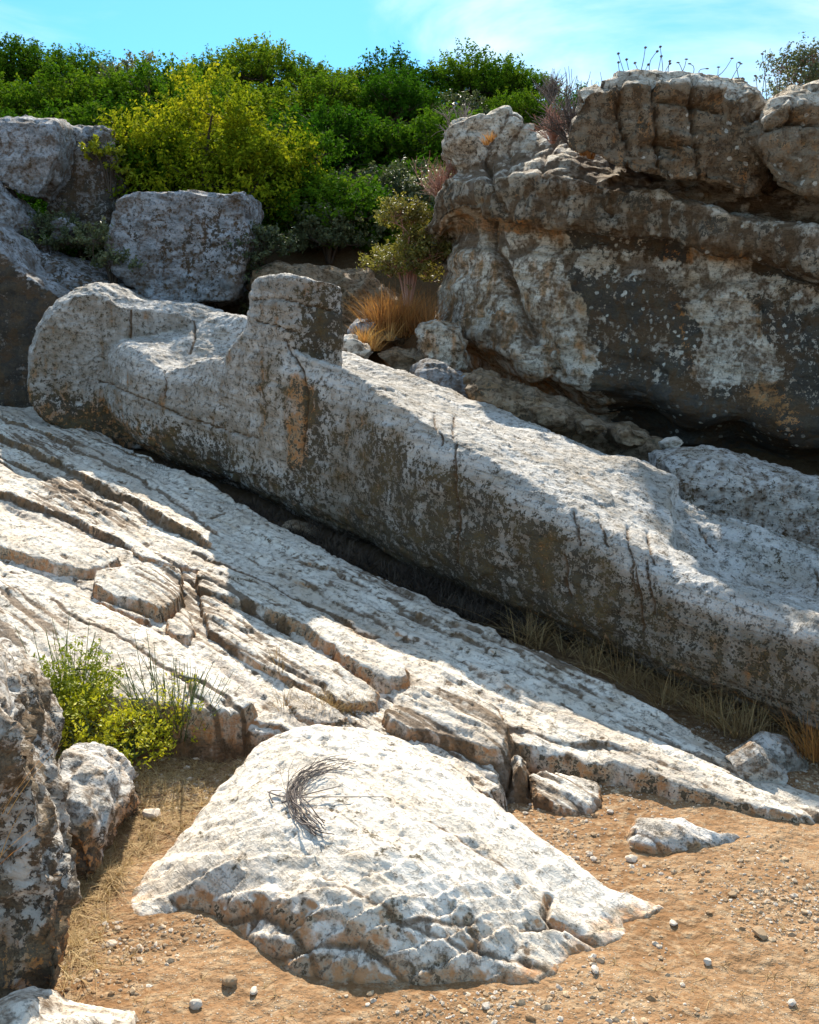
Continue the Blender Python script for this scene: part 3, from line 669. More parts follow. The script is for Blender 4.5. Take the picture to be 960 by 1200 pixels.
def bed_h(X, Y, offset=.05, ledges=LEDGES, amp=1.):
    P = np.stack([X.ravel(), Y.ravel(), np.zeros(X.size)], 1); s = P @ AX; t = P @ NR
    z = planez(P[:, 0], P[:, 1]) + offset; crev = np.zeros(len(P))
    z3 = np.stack([s, t, 0*s], 1)
    wob = .05*fbm(z3, 1.4, 4, .55, off=5.5)
    for i, (pts, H, wu, jt) in enumerate(ledges):
        q = sorted(st(*p) for p in pts); ss_ = np.array([a for a, b in q]); tt = np.array([b for a, b in q])
        tl = np.interp(s, ss_, tt) + jt*2.2*fbm(np.stack([s*1.0, 0*s+i*3.3, 0*s], 1), 2.5, 4, .6)
        e = sstep(ss_[0]-.1, ss_[0]+.25, s)*sstep(ss_[-1]+.12, ss_[-1]-.2, s)
        d = t - tl
        up = np.exp(np.minimum(d, 0)/wu); dn = np.exp(-np.maximum(d, 0)/(wu*.7))
        hvar = .75+.5*fbm(np.stack([s, 0*s+i, 0*s], 1), 1.5, 2)
        edge = sstep(-.004, .012, d)
        z += e*hvar*H*((1-edge)*up*.6 - edge*dn*.6)
        crev = np.maximum(crev, e*np.exp(-((d-.012)/.014)**2)*min(1, H/.04)*.9)
    # bedding relief at several scales, stretched along strike
    b1 = fbm(np.stack([s*.55, t*2.2, 0*s], 1), 1.3, 4, .55, off=1.); b2 = fbm(np.stack([s*1.1, t*9, 0*s], 1), 1.0, 4, .6, off=8., ridge=True)
    q = t/.085 + 1.6*fbm(np.stack([s*.8, t*1.5, 0*s], 1), 1., 3, off=6); f = q-np.floor(q); saw = (f*sstep(1, .85, f))*(.2+np.abs(np.sin(np.floor(q)*7.7)))
    big = sstep(-.15, .35, fbm(np.stack([s*.5, t*1.0, 0*s], 1), 1., 2, off=12))
    fc = facets(np.stack([s*.8, t*2.6, 0*s], 1), 2.2, 1.); f2 = facets(np.stack([s*1., t*3.2, 0*s], 1), 6., 1., 9.)
    z += amp*(.030*b1 + .007*(b2-.4) + .014*saw*(.3+.7*big) + .016*fc*big + .007*f2) + .003*fbm(P, 9, 4, off=2) + .002*fbm(P, 30, 3)
    pits = fbm(np.stack([s*9, t*16, 0*s], 1), 1.0, 3, .6, off=20); z -= .007*sstep(.45, .8, pits)
    ln = fbm(np.stack([s*.9, t*22, 0*s], 1), 1.0, 3, .55, off=44, ridge=True); z -= .006*sstep(.7, 1.2, ln)*(.3+.7*big)
    crev += .55*sstep(.42, .75, pits) + .35*sstep(.75, .95, b2)*(.5+.5*big) + .7*sstep(.85, 1.25, ln)*(.3+.7*big)
    fr = np.random.default_rng(5)
    for k in range(26):
        s0 = fr.uniform(-8.5, 0); ln_ = fr.uniform(.5, 2.2); t0 = fr.uniform(-5.2, -1.6); sl = fr.normal()*.06
        ee = sstep(s0, s0+.15, s)*sstep(s0+ln_, s0+ln_-.15, s); dd = t-(t0+sl*(s-s0)+.05*fbm(np.stack([s, 0*s+k*2., 0*s], 1), 2., 4, .6))
        gg = ee*np.exp(-(dd/.009)**2); z -= .016*gg*amp; crev += .9*gg
        # lifted lip on one side of the break
        z += amp*ee*.012*np.exp(np.minimum(dd, 0)/.12)*(dd < 0)
    # oblique joints
    jn = fbm(np.stack([s*.9+t*.4, t*.9-s*.3, 0*s], 1), 1.1, 3, .5, off=31, ridge=True); jm = sstep(.965, 1.05, jn/1.45+.0)
    return z.reshape(X.shape), np.clip(crev, 0, 1).reshape(X.shape)
def patch(name, poly_xy, hfun, mat, label, cat, cell=.009, drop=.15, edge=.03, jitter=.02, round_=.0, kind=None, group=None, dark=None, rustf=None, base=None, smoothedge=None):
    poly = np.array([p[:2] for p in poly_xy]); S = poly @ AX[:2]; T = poly @ NR[:2]
    s = np.arange(S.min()-.03, S.max()+.03, cell); t = np.arange(T.min()-.03, T.max()+.03, cell)
    SS, TT = np.meshgrid(s, t, indexing='ij'); X = SS*AX[0]+TT*NR[0]; Y = SS*AX[1]+TT*NR[1]
    d = poly_inside_dist(X, Y, poly)
    Pn = np.stack([X.ravel(), Y.ravel(), 0*X.ravel()], 1)
    d = d - jitter*(.5+fbm(Pn, 5, 4, .6, off=3).reshape(X.shape))
    z, crev = hfun(X, Y)
    if round_: z = z - round_*np.exp(-np.maximum(d, 0)/(round_*2.2))
    k = sstep(edge, -.004, d)
    z = z - drop*k**1.5
    crev = np.maximum(crev, sstep(.35, .8, k)*.8)
    keep = (d > -.012)
    idx = -np.ones(X.size, int); fl = grid_faces(len(s), len(t)); kv = keep.ravel()
    fk = fl[kv[fl].all(1)]; used = np.unique(fk); idx[used] = np.arange(len(used))
    V = np.stack([X.ravel(), Y.ravel(), z.ravel()], 1)[used]; fk = idx[fk]
    # skirt so the slab is a real thickness
    e = np.sort(np.concatenate([fk[:, [0, 1]], fk[:, [1, 2]], fk[:, [2, 3]], fk[:, [3, 0]]]), 1)
    dirs = np.concatenate([fk[:, [0, 1]], fk[:, [1, 2]], fk[:, [2, 3]], fk[:, [3, 0]]])
    key = e[:, 0]*(len(V)+1)+e[:, 1]; un, first, cnt = np.unique(key, return_index=True, return_counts=True)
    be = dirs[first[cnt == 1]]; bv = np.unique(be); lo = -np.ones(len(V), int); lo[bv] = len(V)+np.arange(len(bv))
    VB = V[bv].copy(); VB[:, 2] -= .10; sk = np.stack([be[:, 1], be[:, 0], lo[be[:, 0]], lo[be[:, 1]]], 1)
    V = np.vstack([V, VB]); fk = np.vstack([fk, sk]); n = len(V)
    c = np.concatenate([crev.ravel()[used], np.ones(len(bv))*.7])
    A = {'crev': c, 'dark': np.zeros(n)+(dark(V) if dark else 0), 'rust': np.zeros(n), 'lichen': np.zeros(n), 'pock': np.zeros(n), 'tone': np.zeros(n)}
    fk = fk[:, ::-1]
    Nn = vnormals(V, fk)
    if Nn[:len(used), 2].mean() < 0: fk = fk[:, ::-1]; Nn = -Nn
    # beds crop out on steep faces: shift them sideways a little
    steep = sstep(.8, .45, Nn[:, 2]); V[:, :2] += (Nn[:, :2]*(steep*((.008 if 'boulder' in name else .020)*(strata(V, .05, .8)-.5)+.008*fbm(V, 14, 3)))[:, None])
    A['rust'] = A['rust'] + steep*.75 + (rustf(V) if rustf else 0); A['dark'] = A['dark'] + steep*(.30 if name == 'marble_outcrop' else .12)  # rusty steep faces; the outcrop's also darkened to paint in recess shade
    o = mesh_np(name, V, fk, mat, attrs=A); return tag(o, label, cat, group, kind)
bed_poly = [(-140, 400), (0, 450), (60, 466), (95, 485), (150, 520), (260, 575), (340, 620), (470, 680), (600, 745), (700, 785), (800, 840), (880, 885), (930, 905), (990, 935), (1060, 985), (1000, 978), (955, 972), (900, 964), (860, 955), (800, 934), (760, 918), (720, 906), (650, 890), (592, 880), (600, 930), (570, 945), (500, 910), (430, 880), (340, 870), (250, 842), (150, 832), (60, 822), (0, 800), (-200, 720), (-260, 520)]
patch('marble_outcrop', [onplane(x, y, .06) for x, y in bed_poly], lambda X, Y: bed_h(X, Y, .06), M['slope'],
      'wide pale marble pavement of long parallel beds below the figure', 'bedrock', cell=.009, drop=.16, edge=.05, jitter=.03, kind='structure')
def slab(poly, off, label, name='marble_slab', tilt=(0, 0), drop=.12, rnd=.02, mat='slope', edge=.03, cell=.007, amp=.7, group='fractured slabs on the marble pavement', jitter=.012):
    W = [onplane(x, y, off) for x, y in poly]; c = np.mean(W, 0)
    def hf(X, Y):
        z, cv = bed_h(X, Y, off, LEDGES if amp > .9 else [], amp)
        return z + (X-c[0])*tilt[0]+(Y-c[1])*tilt[1], cv
    return patch(name, W, hf, M[mat], label, 'rock slab', cell=cell, drop=drop, edge=edge, jitter=jitter, round_=rnd, group=group)
slab([(-160, 640), (0, 652), (50, 664), (100, 690), (160, 716), (240, 755), (300, 800), (312, 822), (290, 835), (250, 838), (150, 824), (60, 806), (0, 775), (-160, 720)], .14, 'largest smooth white slab, lying behind the broom bushes', rnd=.035, drop=.2, edge=.05)
slab([(0, 592), (80, 618), (128, 640), (146, 652), (130, 662), (100, 668), (60, 662), (22, 648), (-60, 625), (-60, 580)], .13, 'long white slab at the left edge above the dark hollow', drop=.16)
slab([(105, 664), (150, 657), (200, 660), (218, 666), (220, 690), (205, 706), (188, 716), (160, 704), (128, 694), (104, 684)], .15, 'squarish loose block near the middle left, dark cracks on all sides', drop=.16, rnd=.025)
slab([(100, 692), (150, 706), (185, 724), (186, 738), (150, 722), (108, 704)], .10, 'thin strip of stone under the squarish loose block', drop=.1)
slab([(188, 724), (214, 706), (228, 716), (236, 735), (226, 750), (204, 746), (188, 738)], .11, 'small cracked stone right of the thin strip', drop=.1)
slab([(224, 664), (262, 658), (320, 678), (352, 698), (420, 738), (484, 778), (482, 790), (455, 800), (432, 790), (352, 732), (282, 702), (228, 688)], .13, 'long slab with a straight lower edge below the shadow of the figure', drop=.14)
slab([(226, 694), (256, 690), (282, 708), (350, 746), (400, 770), (452, 806), (446, 818), (424, 826), (392, 824), (345, 802), (310, 786), (262, 756), (238, 738)], .11, 'long slab between the straight-edged slab and the biggest white slab', drop=.14)
slab([(318, 808), (345, 795), (400, 818), (418, 836), (405, 846), (372, 848), (345, 842)], .10, 'tan rough block behind the dry grass tuft', drop=.12, rnd=.03)
slab([(445, 826), (460, 808), (485, 798), (550, 800), (590, 822), (604, 850), (596, 880), (570, 880), (530, 862), (480, 850), (450, 838)], .13, 'flat rounded slab above the central boulder', drop=.07, rnd=.025)
slab([(262, 838), (300, 828), (345, 842), (392, 852), (380, 868), (330, 866), (285, 862)], .05, 'low white stone beside the broom, left of the tan block', drop=.1)
slab([(612, 902), (650, 896), (706, 908), (712, 918), (706, 944), (690, 952), (660, 948), (620, 930)], .03, 'bright white block tucked under the long overhanging ledge', drop=.12)
slab([(150, 634), (185, 640), (262, 660), (270, 668), (230, 668), (190, 664), (150, 648)], .10, 'broken tan slab rim over the dark slot', drop=.12)
slab([(70, 668), (100, 674), (130, 668), (146, 680), (120, 690), (92, 690)], .09, 'small rounded tan stone in the dark hollow', drop=.1, rnd=.03)
slab([(595, 880), (622, 882), (622, 905), (598, 900)], .09, 'small grey stone at the head of the overhanging ledge', drop=.1, rnd=.02)
# half-buried smooth rock in front of the ledge
slab([(712, 945), (728, 930), (770, 926), (810, 932), (835, 944), (870, 950), (900, 962), (880, 982), (820, 990), (760, 985), (722, 968)], .125, 'smooth half-buried grey-tan rock in the dirt below the ledge', drop=.09, rnd=.07, edge=.10, mat='near', group=None)

# ------------------------------------------------------------------ central foreground boulder
BZ = .60
bc = [(300, 866, .42), (345, 846, .50), (372, 844, .52), (430, 846, .50), (480, 862, .46), (540, 890, .40), (590, 940, .31), (655, 988, .20), (720, 1030, .10), (775, 1052, .03), (802, 1054, .0), (790, 1070, .0), (745, 1082, .02), (752, 1100, .0), (722, 1118, .0), (685, 1128, .0), (640, 1165, .0), (560, 1166, .0), (480, 1172, .0), (400, 1168, .0), (340, 1152, 0), (272, 1112, .0), (238, 1078, .02), (195, 1086, .0), (150, 1090, .0), (128, 1066, .0), (170, 1010, .05), (215, 962, .16), (255, 915, .28)]
inner = [(380, 900, .47), (450, 940, .44), (330, 950, .38), (540, 960, .36), (480, 1010, .33), (350, 1020, .27), (600, 1020, .22), (280, 1010, .24), (230, 1030, .15), (420, 1070, .24), (540, 1080, .19), (650, 1070, .10), (330, 1075, .17), (470, 1125, .11), (580, 1130, .07), (260, 1055, .12), (720, 1070, .04), (180, 1060, .05)]
bc = [(x, y, z*BZ) for x, y, z in bc]; inner = [(x, y, z*BZ) for x, y, z in inner]
def build_boulder():
    allp = bc+inner
    C = np.array([onz(x, y, z) for x, y, z in allp]); zz = C[:, 2].copy(); zz[:len(bc)] += .0
    poly = [onz(x, y, z) for x, y, z in bc]
    n = len(C); R = np.hypot(C[:, None, 0]-C[None, :, 0], C[:, None, 1]-C[None, :, 1])
    phi = np.where(R > 0, R*R*np.log(R+1e-9), 0)+np.eye(n)*.004
    A = np.block([[phi, np.ones((n, 1)), C[:, :2]], [np.ones((1, n)), np.zeros((1, 3))], [C[:, :2].T, np.zeros((2, 3))]])
    wgt = np.linalg.solve(A, np.concatenate([zz, np.zeros(3)]))
    def hf(X, Y):
        x = X.ravel(); y = Y.ravel(); z = wgt[n]+wgt[n+1]*x+wgt[n+2]*y
        for i in range(n):
            r2 = (x-C[i, 0])**2+(y-C[i, 1])**2; z = z + wgt[i]*.5*r2*np.log(r2+1e-12)
        P = np.stack([x, y, 0*x], 1); c, s_ = math.cos(.55), math.sin(.55); q1 = x*c-y*s_; q2 = x*s_+y*c
        Q = np.stack([q1, q2, 0*x], 1)
        r1 = fbm(np.stack([q1*1.2, q2*4, 0*x], 1), 1.2, 4, .55, off=3)
        saw = (y*.6+z*1.2-x*.35)/.085+1.5*fbm(P, 2., 3, off=1); f = saw-np.floor(saw); sw = f*sstep(1, .85, f)*(.2+np.abs(np.sin(np.floor(saw)*5.1)))
        front = sstep(2.95, 2.55, y+.1*x)*sstep(.8, .2, x)          # crumbly front face
        rid = fbm(np.stack([q1*2, q2*7, 0*x], 1), 1.3, 4, .6, off=11, ridge=True)
        z = z + .016*r1 + .008*sw + (.35+.65*front)*(.007*facets(np.stack([q1, q2*2.2, 0*x], 1), 3.2, 1.)+.004*facets(np.stack([q1, q2*2.6, 0*x], 1), 8., 1., 5.)) + front*(-.010*np.maximum(0, rid-.8)+.008*sw) + .003*fbm(P, 12, 4, off=6)+.0015*fbm(P, 40, 3)
        pits = fbm(P, 15, 3, .6, off=20); z = z - .006*sstep(.4, .7, pits)
        crev = .5*sstep(.5, .8, pits)+front*.5*sstep(.6, 1.0, rid)+.3*sstep(.95, 1.0, f)
        for pts, dp in (([(645, 1005, .2), (640, 1035, .17), (655, 1060, .12)], .05), ([(610, 1070, .12), (660, 1070, .09), (700, 1100, .03)], .04), ([(410, 1045, .26), (425, 1068, .24)], .05), ([(180, 1075, .05), (215, 1085, .03), (245, 1110, 0)], .05), ([(395, 940, .42), (470, 985, .36), (560, 1010, .28)], .008), ([(430, 1060, .24), (520, 1110, .13), (590, 1150, .03)], .03), ([(250, 1030, .2), (330, 1060, .18), (420, 1100, .1), (480, 1160, .0)], .025), ([(300, 1000, .25), (360, 1075, .15), (380, 1150, .02)], .02), ([(200, 1040, .08), (240, 1010, .2), (300, 990, .28)], .012), ([(500, 900, .4), (600, 960, .3)], .006), ([(460, 1030, .25), (560, 1080, .15), (640, 1120, .06)], .012)):
            dd = seg_dist(np.stack([x, y, 0*x], 1), [np.r_[onz(*p)[:2], 0] for p in pts]); mm = np.exp(-(dd/.011)**2); z = z - dp*.6*mm; crev = np.maximum(crev, mm*.8)
        low = sstep(.07, .0, z)
        return z.reshape(X.shape), np.clip(crev, 0, 1).reshape(X.shape)
    return patch('flat_boulder', poly, hf, M['boulder'], 'broad white flat-topped boulder in the foreground centre, dead twigs lying on it', 'boulder', cell=.0055, drop=.07, edge=.035, jitter=.016, round_=.02, rustf=lambda V: .75*sstep(.07, .0, V[:, 2]))
build_boulder()

# ------------------------------------------------------------------ near rocks, left
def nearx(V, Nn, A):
    side = sstep(.75, .3, Nn[:, 2]); A['dark'] += .60*side-.3*(1-side); A['tone'] += .5*side; A['rust'] += .3*side+.5*sstep(.4, .1, V[:, 2])*side  # fronts darkened as painted shade, tops paled as if lit; rust low down
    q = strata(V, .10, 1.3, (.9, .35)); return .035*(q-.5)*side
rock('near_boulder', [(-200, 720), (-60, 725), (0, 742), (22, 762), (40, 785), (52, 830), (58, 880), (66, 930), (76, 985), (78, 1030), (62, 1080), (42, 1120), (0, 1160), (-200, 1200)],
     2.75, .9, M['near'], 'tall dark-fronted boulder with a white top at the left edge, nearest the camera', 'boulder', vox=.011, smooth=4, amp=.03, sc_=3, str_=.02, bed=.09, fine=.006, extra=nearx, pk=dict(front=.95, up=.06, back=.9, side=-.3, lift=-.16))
rock('near_boulder', [(60, 900), (72, 878), (100, 884), (125, 900), (146, 930), (153, 955), (140, 985), (115, 1005), (95, 1060), (72, 1095), (60, 1000)],
     3.25, .55, M['near'], 'white-topped boulder squeezed behind the tall near one, dry grass at its foot', 'boulder', vox=.010, smooth=4, amp=.03, sc_=3.2, str_=.015, bed=.1, fine=.005,
     extra=lambda V, Nn, A: nearx(V, Nn, A)*.5, pk=dict(front=.80, up=.08, back=.9, lift=-.14))
rock('flat_stone', [(-40, 1185), (10, 1165), (40, 1168), (62, 1186), (110, 1190), (155, 1196), (160, 1215), (60, 1235), (-40, 1240)], 2.14, .25, M['boulder'],
     'flat white stone cut off by the bottom left corner', 'stone', vox=.008, amp=.012, str_=.008, fine=.003, fac=.01, pk=dict(front=.95, up=.0, lift=-.06))
rock('loose_stone', [(853, 888), (884, 868), (912, 890), (922, 901), (880, 905), (864, 900)], 3.75, .16, M['near'], 'grey wedge-shaped stone at the foot of the figure, left of its pair', 'stone', vox=.006, smooth=1, amp=.002, fac=.003, str_=.0, fine=.002, pk=dict(front=.8, up=.05, back=.9, lift=-.03))
rock('loose_stone', [(878, 872), (898, 856), (922, 862), (946, 890), (925, 894), (890, 888)], 3.95, .16, M['near'], 'grey wedge-shaped stone at the foot of the figure, right of its pair', 'stone', vox=.006, smooth=1, amp=.002, fac=.003, str_=.0, fine=.002, pk=dict(front=.8, up=.05, back=.9, lift=-.03))
rock('loose_stone', [(742, 856), (752, 850), (765, 855), (770, 864), (756, 866)], 4.33, .08, M['near'], 'small tan stone sitting on the pavement where the shadow ends', 'stone', vox=.006, smooth=1, amp=.004, fac=.004, str_=0, fine=.002)
rock('loose_stone', [(138, 556), (146, 549), (158, 550), (163, 560), (154, 566), (142, 564)], 7.8, .2, M['slope'], 'pale stone in the shade under the head, left of the brown one', 'stone', vox=.012, smooth=2, amp=.01, fac=.012, str_=0)
rock('loose_stone', [(146, 566), (152, 556), (168, 555), (175, 564), (170, 573), (154, 573)], 7.6, .2, M['earthrock'], 'brown stone in the shade under the head, right of the pale one', 'stone', vox=.012, smooth=2, amp=.01, fac=.012, str_=0)
rock('loose_stone', [(186, 578), (192, 572), (204, 573), (207, 581), (196, 585)], 7.3, .15, M['earthrock'], 'smallest brown stone in the shadowed trough below the figure', 'stone', vox=.012, smooth=2, amp=.01, fac=.012, str_=0)
rock('loose_stone', [(330, 616), (345, 611), (368, 618), (375, 628), (352, 631)], 6.5, .2, M['earthrock'], 'flat brown stone under the flank, below the upright block', 'stone', vox=.012, smooth=2, amp=.01, fac=.012, str_=0)

# ------------------------------------------------------------------ pebbles
def pebble_mesh(rg, sub=2):
    import bmesh
    bm = bmesh.new(); bmesh.ops.create_icosphere(bm, subdivisions=sub, radius=1)
    V = np.array([v.co[:] for v in bm.verts]); Fc = np.array([[v.index for v in f.verts] for f in bm.faces]); bm.free()
    pl = rg.normal(size=(7, 3)); pl /= np.linalg.norm(pl, axis=1)[:, None]
    for p in pl:
        h = rg.uniform(.5, .8); dd = V @ p; V = V - np.maximum(dd-h, 0)[:, None]*p
    V = V*[1, rg.uniform(.6, .95), rg.uniform(.35, .7)]
    return V, Fc
protos = [pebble_mesh(rng, 1) for _ in range(10)]
def stones_near(n, rg, area, size, avoid=True):
    out = []
    while len(out) < n:
        px, py = rg.uniform(area[0], area[1]), rg.uniform(area[2], area[3]); P = onz(px, py, 0.)
        out.append((P[0], P[1], size(rg)))
    return out
bpoly = np.array([onz(x, y, z)[:2] for x, y, z in bc])
def peb_mat():
    m = NT('pebble_stone'); t = m.attr('tint'); n = m.noise(m.P, 60, 4, .6)
    c = m.mix(m.ss(t, 0., .5), (.30, .18, .09), (.48, .35, .22)); c = m.mix(m.ss(t, .6, 1.), c, (.60, .52, .43)); c = m.mix(m.math('MULTIPLY', m.ss(n, .5, .7), .5), c, (.30, .19, .10))
    m.out(m.bsdf(c, .9, n, .003, .8)); return m.m
M['pebble'] = peb_mat()
import mathutils
GV = bpy.data.objects['ground']
gme = GV.data; bvh = None
from mathutils.bvhtree import BVHTree
_co = np.empty(len(gme.vertices)*3, np.float32); gme.vertices.foreach_get('co', _co); _fi = np.empty(len(gme.loops), np.int32); gme.loops.foreach_get('vertex_index', _fi)
bvh = BVHTree.FromPolygons(_co.reshape(-1, 3).tolist(), _fi.reshape(-1, 4).tolist())
def gz(x, y):
    h = bvh.ray_cast(Vector((x, y, 40)), Vector((0, 0, -1))); return h[0].z if h[0] else 0.
def gravel():
    rg = np.random.default_rng(21); pts = []
    xs = rg.uniform(-1.9, 2.3, 90000); ys = 1.7+2.9*rg.uniform(0, 1, 90000)**1.5
    dens = fbm(np.stack([xs, ys, 0*xs], 1), 1.6, 3, off=40)
    din = poly_inside_dist(xs, ys, bpoly)
    ok = (dens*1.5 + rg.uniform(-.5, .5, len(xs)) > .22) & (ys < 5-.35*np.abs(xs)) & (din < 0)
    xs, ys = xs[ok], ys[ok]; VV, FF, TT = [], [], []; k = 0
    for x, y in zip(xs, ys):
        s = .0034*math.exp(abs(rg.normal())*.7); s = min(s, .017)
        V, Fc = protos[rg.integers(10)]; a = rg.uniform(0, 6.28); R = np.array([[math.cos(a), -math.sin(a), 0], [math.sin(a), math.cos(a), 0], [0, 0, 1]])
        W = (V*s) @ R.T; W = W + [x, y, gz(x, y)+s*rg.uniform(-.15, .2)]; VV.append(W); FF.append(Fc+k); TT.append(np.full(len(V), rg.uniform(0, 1))); k += len(V)
    print('gravel stones', len(xs))
    o = mesh_np('gravel', np.vstack(VV), np.vstack(FF), M['pebble'], attrs={'tint': np.concatenate(TT)}, smooth=False, origin=(0, 0, 0))
    tag(o, 'loose gravel and chips scattered over the orange dirt', 'gravel', kind='stuff')
gravel()
spots = [(892, 1090, 13, 'lone orange-brown cube-like stone on the open dirt at the right'), (697, 1137, 9, 'pale stone just below the tip of the flat boulder'), (600, 1082, 7, 'tan stone in the notch of the flat boulder'),
         (180, 962, 14, 'flat pale stone in the dirt strip beside the near boulders'), (255, 890, 13, 'white stone at the foot of the broom bush'), (235, 905, 10, 'grey stone left of the white one under the broom'),
         (130, 1100, 8, 'pale stone in the dry litter near the bottom left'), (270, 1150, 11, 'tan stone in front of the flat boulder, left one'), (298, 1160, 9, 'white stone in front of the flat boulder, right one'),
         (230, 1175, 10, 'biggest chip at the bottom edge left of the flat boulder'), (570, 1178, 8, 'grey chip at the bottom edge below the flat boulder'), (790, 1075, 8, 'small flat stone touching the right tip of the flat boulder'),
         (830, 1120, 7, 'white chip on the dirt left of the cube-like stone'), (905, 955, 10, 'tan stone on the bare dirt under the end of the ledge'), (740, 1000, 9, 'flat stone on the dirt between the boulder and the buried rock'),
         (858, 1045, 7, 'brown chip above the cube-like stone'), (930, 1160, 8, 'pale stone near the bottom right corner')]
for px, py, s, lb in spots:
    P = onz(px, py, 0.02); V, Fc = pebble_mesh(rng, 2); r = s/F*P[1]*1.05; a = rng.uniform(0, 6.28)
    if 'cube' in lb: V = np.clip(V, -.72, .72)*[1, 1, 1.25]
    R = np.array([[math.cos(a), -math.sin(a), 0], [math.sin(a), math.cos(a), 0], [0, 0, 1]]); V = (V*r) @ R.T
    zz = gz(P[0], P[1]); din = float(poly_inside_dist(np.array([P[0]]), np.array([P[1]]), bpoly)[0])
    V = V + [P[0], P[1], zz + r*.3 + (.05 if din > 0 else 0)]
    tag(mesh_np('loose_stone', V, Fc, M['pebble'], attrs={'tint': np.full(len(V), .25 if 'brown' in lb or 'tan' in lb else .9)}, smooth=False), lb, 'stone', 'loose stones on the dirt')

# ------------------------------------------------------------------ vegetation
def leaves_mesh(pts, nrm, size, rg, ratio=.5, tint=None):
    n = len(pts); a = rg.normal(size=(n, 3)); a -= (np.sum(a*nrm, 1)[:, None])*nrm; a /= np.linalg.norm(a, axis=1)[:, None]+1e-9
    b = np.cross(nrm, a); s = (size*rg.uniform(.6, 1.25, n))[:, None]
    V = np.stack([pts-a*s, pts+b*s*ratio+nrm*s*.15, pts+a*s, pts-b*s*ratio+nrm*s*.15], 1).reshape(-1, 3)
    Fq = np.arange(4*n).reshape(n, 4); t = np.repeat(rg.uniform(0, 1, n) if tint is None else tint, 4)
    return V, Fq, t
def tube_mesh(paths, radii, sides=4):
    VV, FF, k = [], [], 0
    for path, (r0, r1) in zip(paths, radii):
        path = np.asarray(path); n = len(path); tg = np.gradient(path, axis=0); tg /= np.linalg.norm(tg, axis=1)[:, None]+1e-9
        ref = np.array([.3, .9, .2]); u = np.cross(tg, ref); u /= np.linalg.norm(u, axis=1)[:, None]+1e-9; v = np.cross(tg, u)
        rr = np.linspace(r0, r1, n)[:, None, None]; an = np.arange(sides)*2*math.pi/sides
        ring = path[:, None]+rr*(np.cos(an)[None, :, None]*u[:, None]+np.sin(an)[None, :, None]*v[:, None])
        VV.append(ring.reshape(-1, 3)); FF.append(grid_faces(n, sides, True)+k); k += n*sides
    return np.vstack(VV), np.vstack(FF)
def make_bush(seed, nl=9000, R=1.0, H=.9, leaf=.03, mat='leaf', lobes=16, shoots=.25, open_=.0):
    """crown of leaf-clad lobes on branching stems; returns (foliage data, stem data)"""
    rg = np.random.default_rng(seed); cs = []; 
    for i in range(lobes):
        a = rg.uniform(0, 6.28); r = R*.62*math.sqrt(rg.uniform(0, 1)); z = H*(.10+.66*rg.uniform(.0, 1)*(1-.5*(r/R)**2))
        cs.append((r*math.cos(a), r*math.sin(a), z, rg.uniform(.24, .42)*R))
    cs = np.array(cs); which = rg.choice(lobes, nl, p=cs[:, 3]**2/np.sum(cs[:, 3]**2))
    # clumps: leaves gather on sprigs over the lobe
    nsp = max(60, nl//16); sw = rg.choice(lobes, nsp, p=cs[:, 3]**2/np.sum(cs[:, 3]**2))
    dr = rg.normal(size=(nsp, 3)); dr[:, 2] = np.abs(dr[:, 2])*.9-.25; dr /= np.linalg.norm(dr, axis=1)[:, None]
    rad = cs[sw, 3]*rg.uniform(.62, 1.12, nsp); sp_ = cs[sw, :3]+dr*rad[:, None]*[1, 1, .9]
    w_ = rg.integers(0, nsp, nl); tt = rg.uniform(0, 1, nl); ln = rg.uniform(.08, .17, nsp)*R**.5
    up = dr+np.array([0, 0, .6]); up /= np.linalg.norm(up, axis=1)[:, None]
    pts = sp_[w_]+up[w_]*(tt*ln[w_])[:, None]+rg.normal(size=(nl, 3))*.022*R**.5
    nr = dr[w_]*.5+rg.normal(size=(nl, 3))*.7+[0, 0, .35]; nr /= np.linalg.norm(nr, axis=1)[:, None]
    tint = np.clip(.25*rg.uniform(0, 1, nsp)[w_]+.35*tt+.4*rg.uniform(0, 1, nl), 0, 1)
    fol = leaves_mesh(pts, nr, np.full(nl, leaf), rg, .5, tint)
    paths, rr = [], []
    for c in cs:
        m = np.array([c[0]*.35, c[1]*.35, H*.22]); p = np.array([[c[0]*.08, c[1]*.08, -.15], m, (m+c[:3])/2+rg.normal(size=3)*.05, c[:3]]); paths.append(catmull(p, 7)); rr.append((.028*R, .008*R))
    for i in rg.choice(nsp, min(nsp, 140), replace=False):
        c = cs[sw[i], :3]; paths.append(np.array([c, (c+sp_[i])/2+rg.normal(size=3)*.03, sp_[i]+up[i]*ln[i]*.8])); rr.append((.007*R, .002*R))
    st_ = tube_mesh(paths, rr, 4)
    return fol, st_
def bush_thing(name, seed, mat, label, loc, stem='wood', cat='shrub', group=None, scale=1., rz=0., **kw):
    fol, stm = make_bush(seed, **kw); e = bpy.data.objects.new(name, None); sc.collection.objects.link(e); e.location = loc; e.scale = (scale,)*3; e.rotation_euler = (0, 0, rz)
    tag(e, label, cat, group)
    mesh_np('foliage', fol[0], fol[1], M[mat], parent=e, attrs={'tint': fol[2]}, smooth=False)
    mesh_np('stem', stm[0], stm[1], M[stem], parent=e, attrs={'tint': np.full(len(stm[0]), .5)})
    return e
def copy_tree(root, loc, rz, scale, label=None, group=None, mat=None):
    r = root.copy(); sc.collection.objects.link(r); r.location = loc; r.rotation_euler = (0, 0, rz); r.scale = scale
    if label: r['label'] = label
    if group: r['group'] = group
    for ch in list(root.children):
        c = ch.copy(); sc.collection.objects.link(c); c.parent = r
    return r
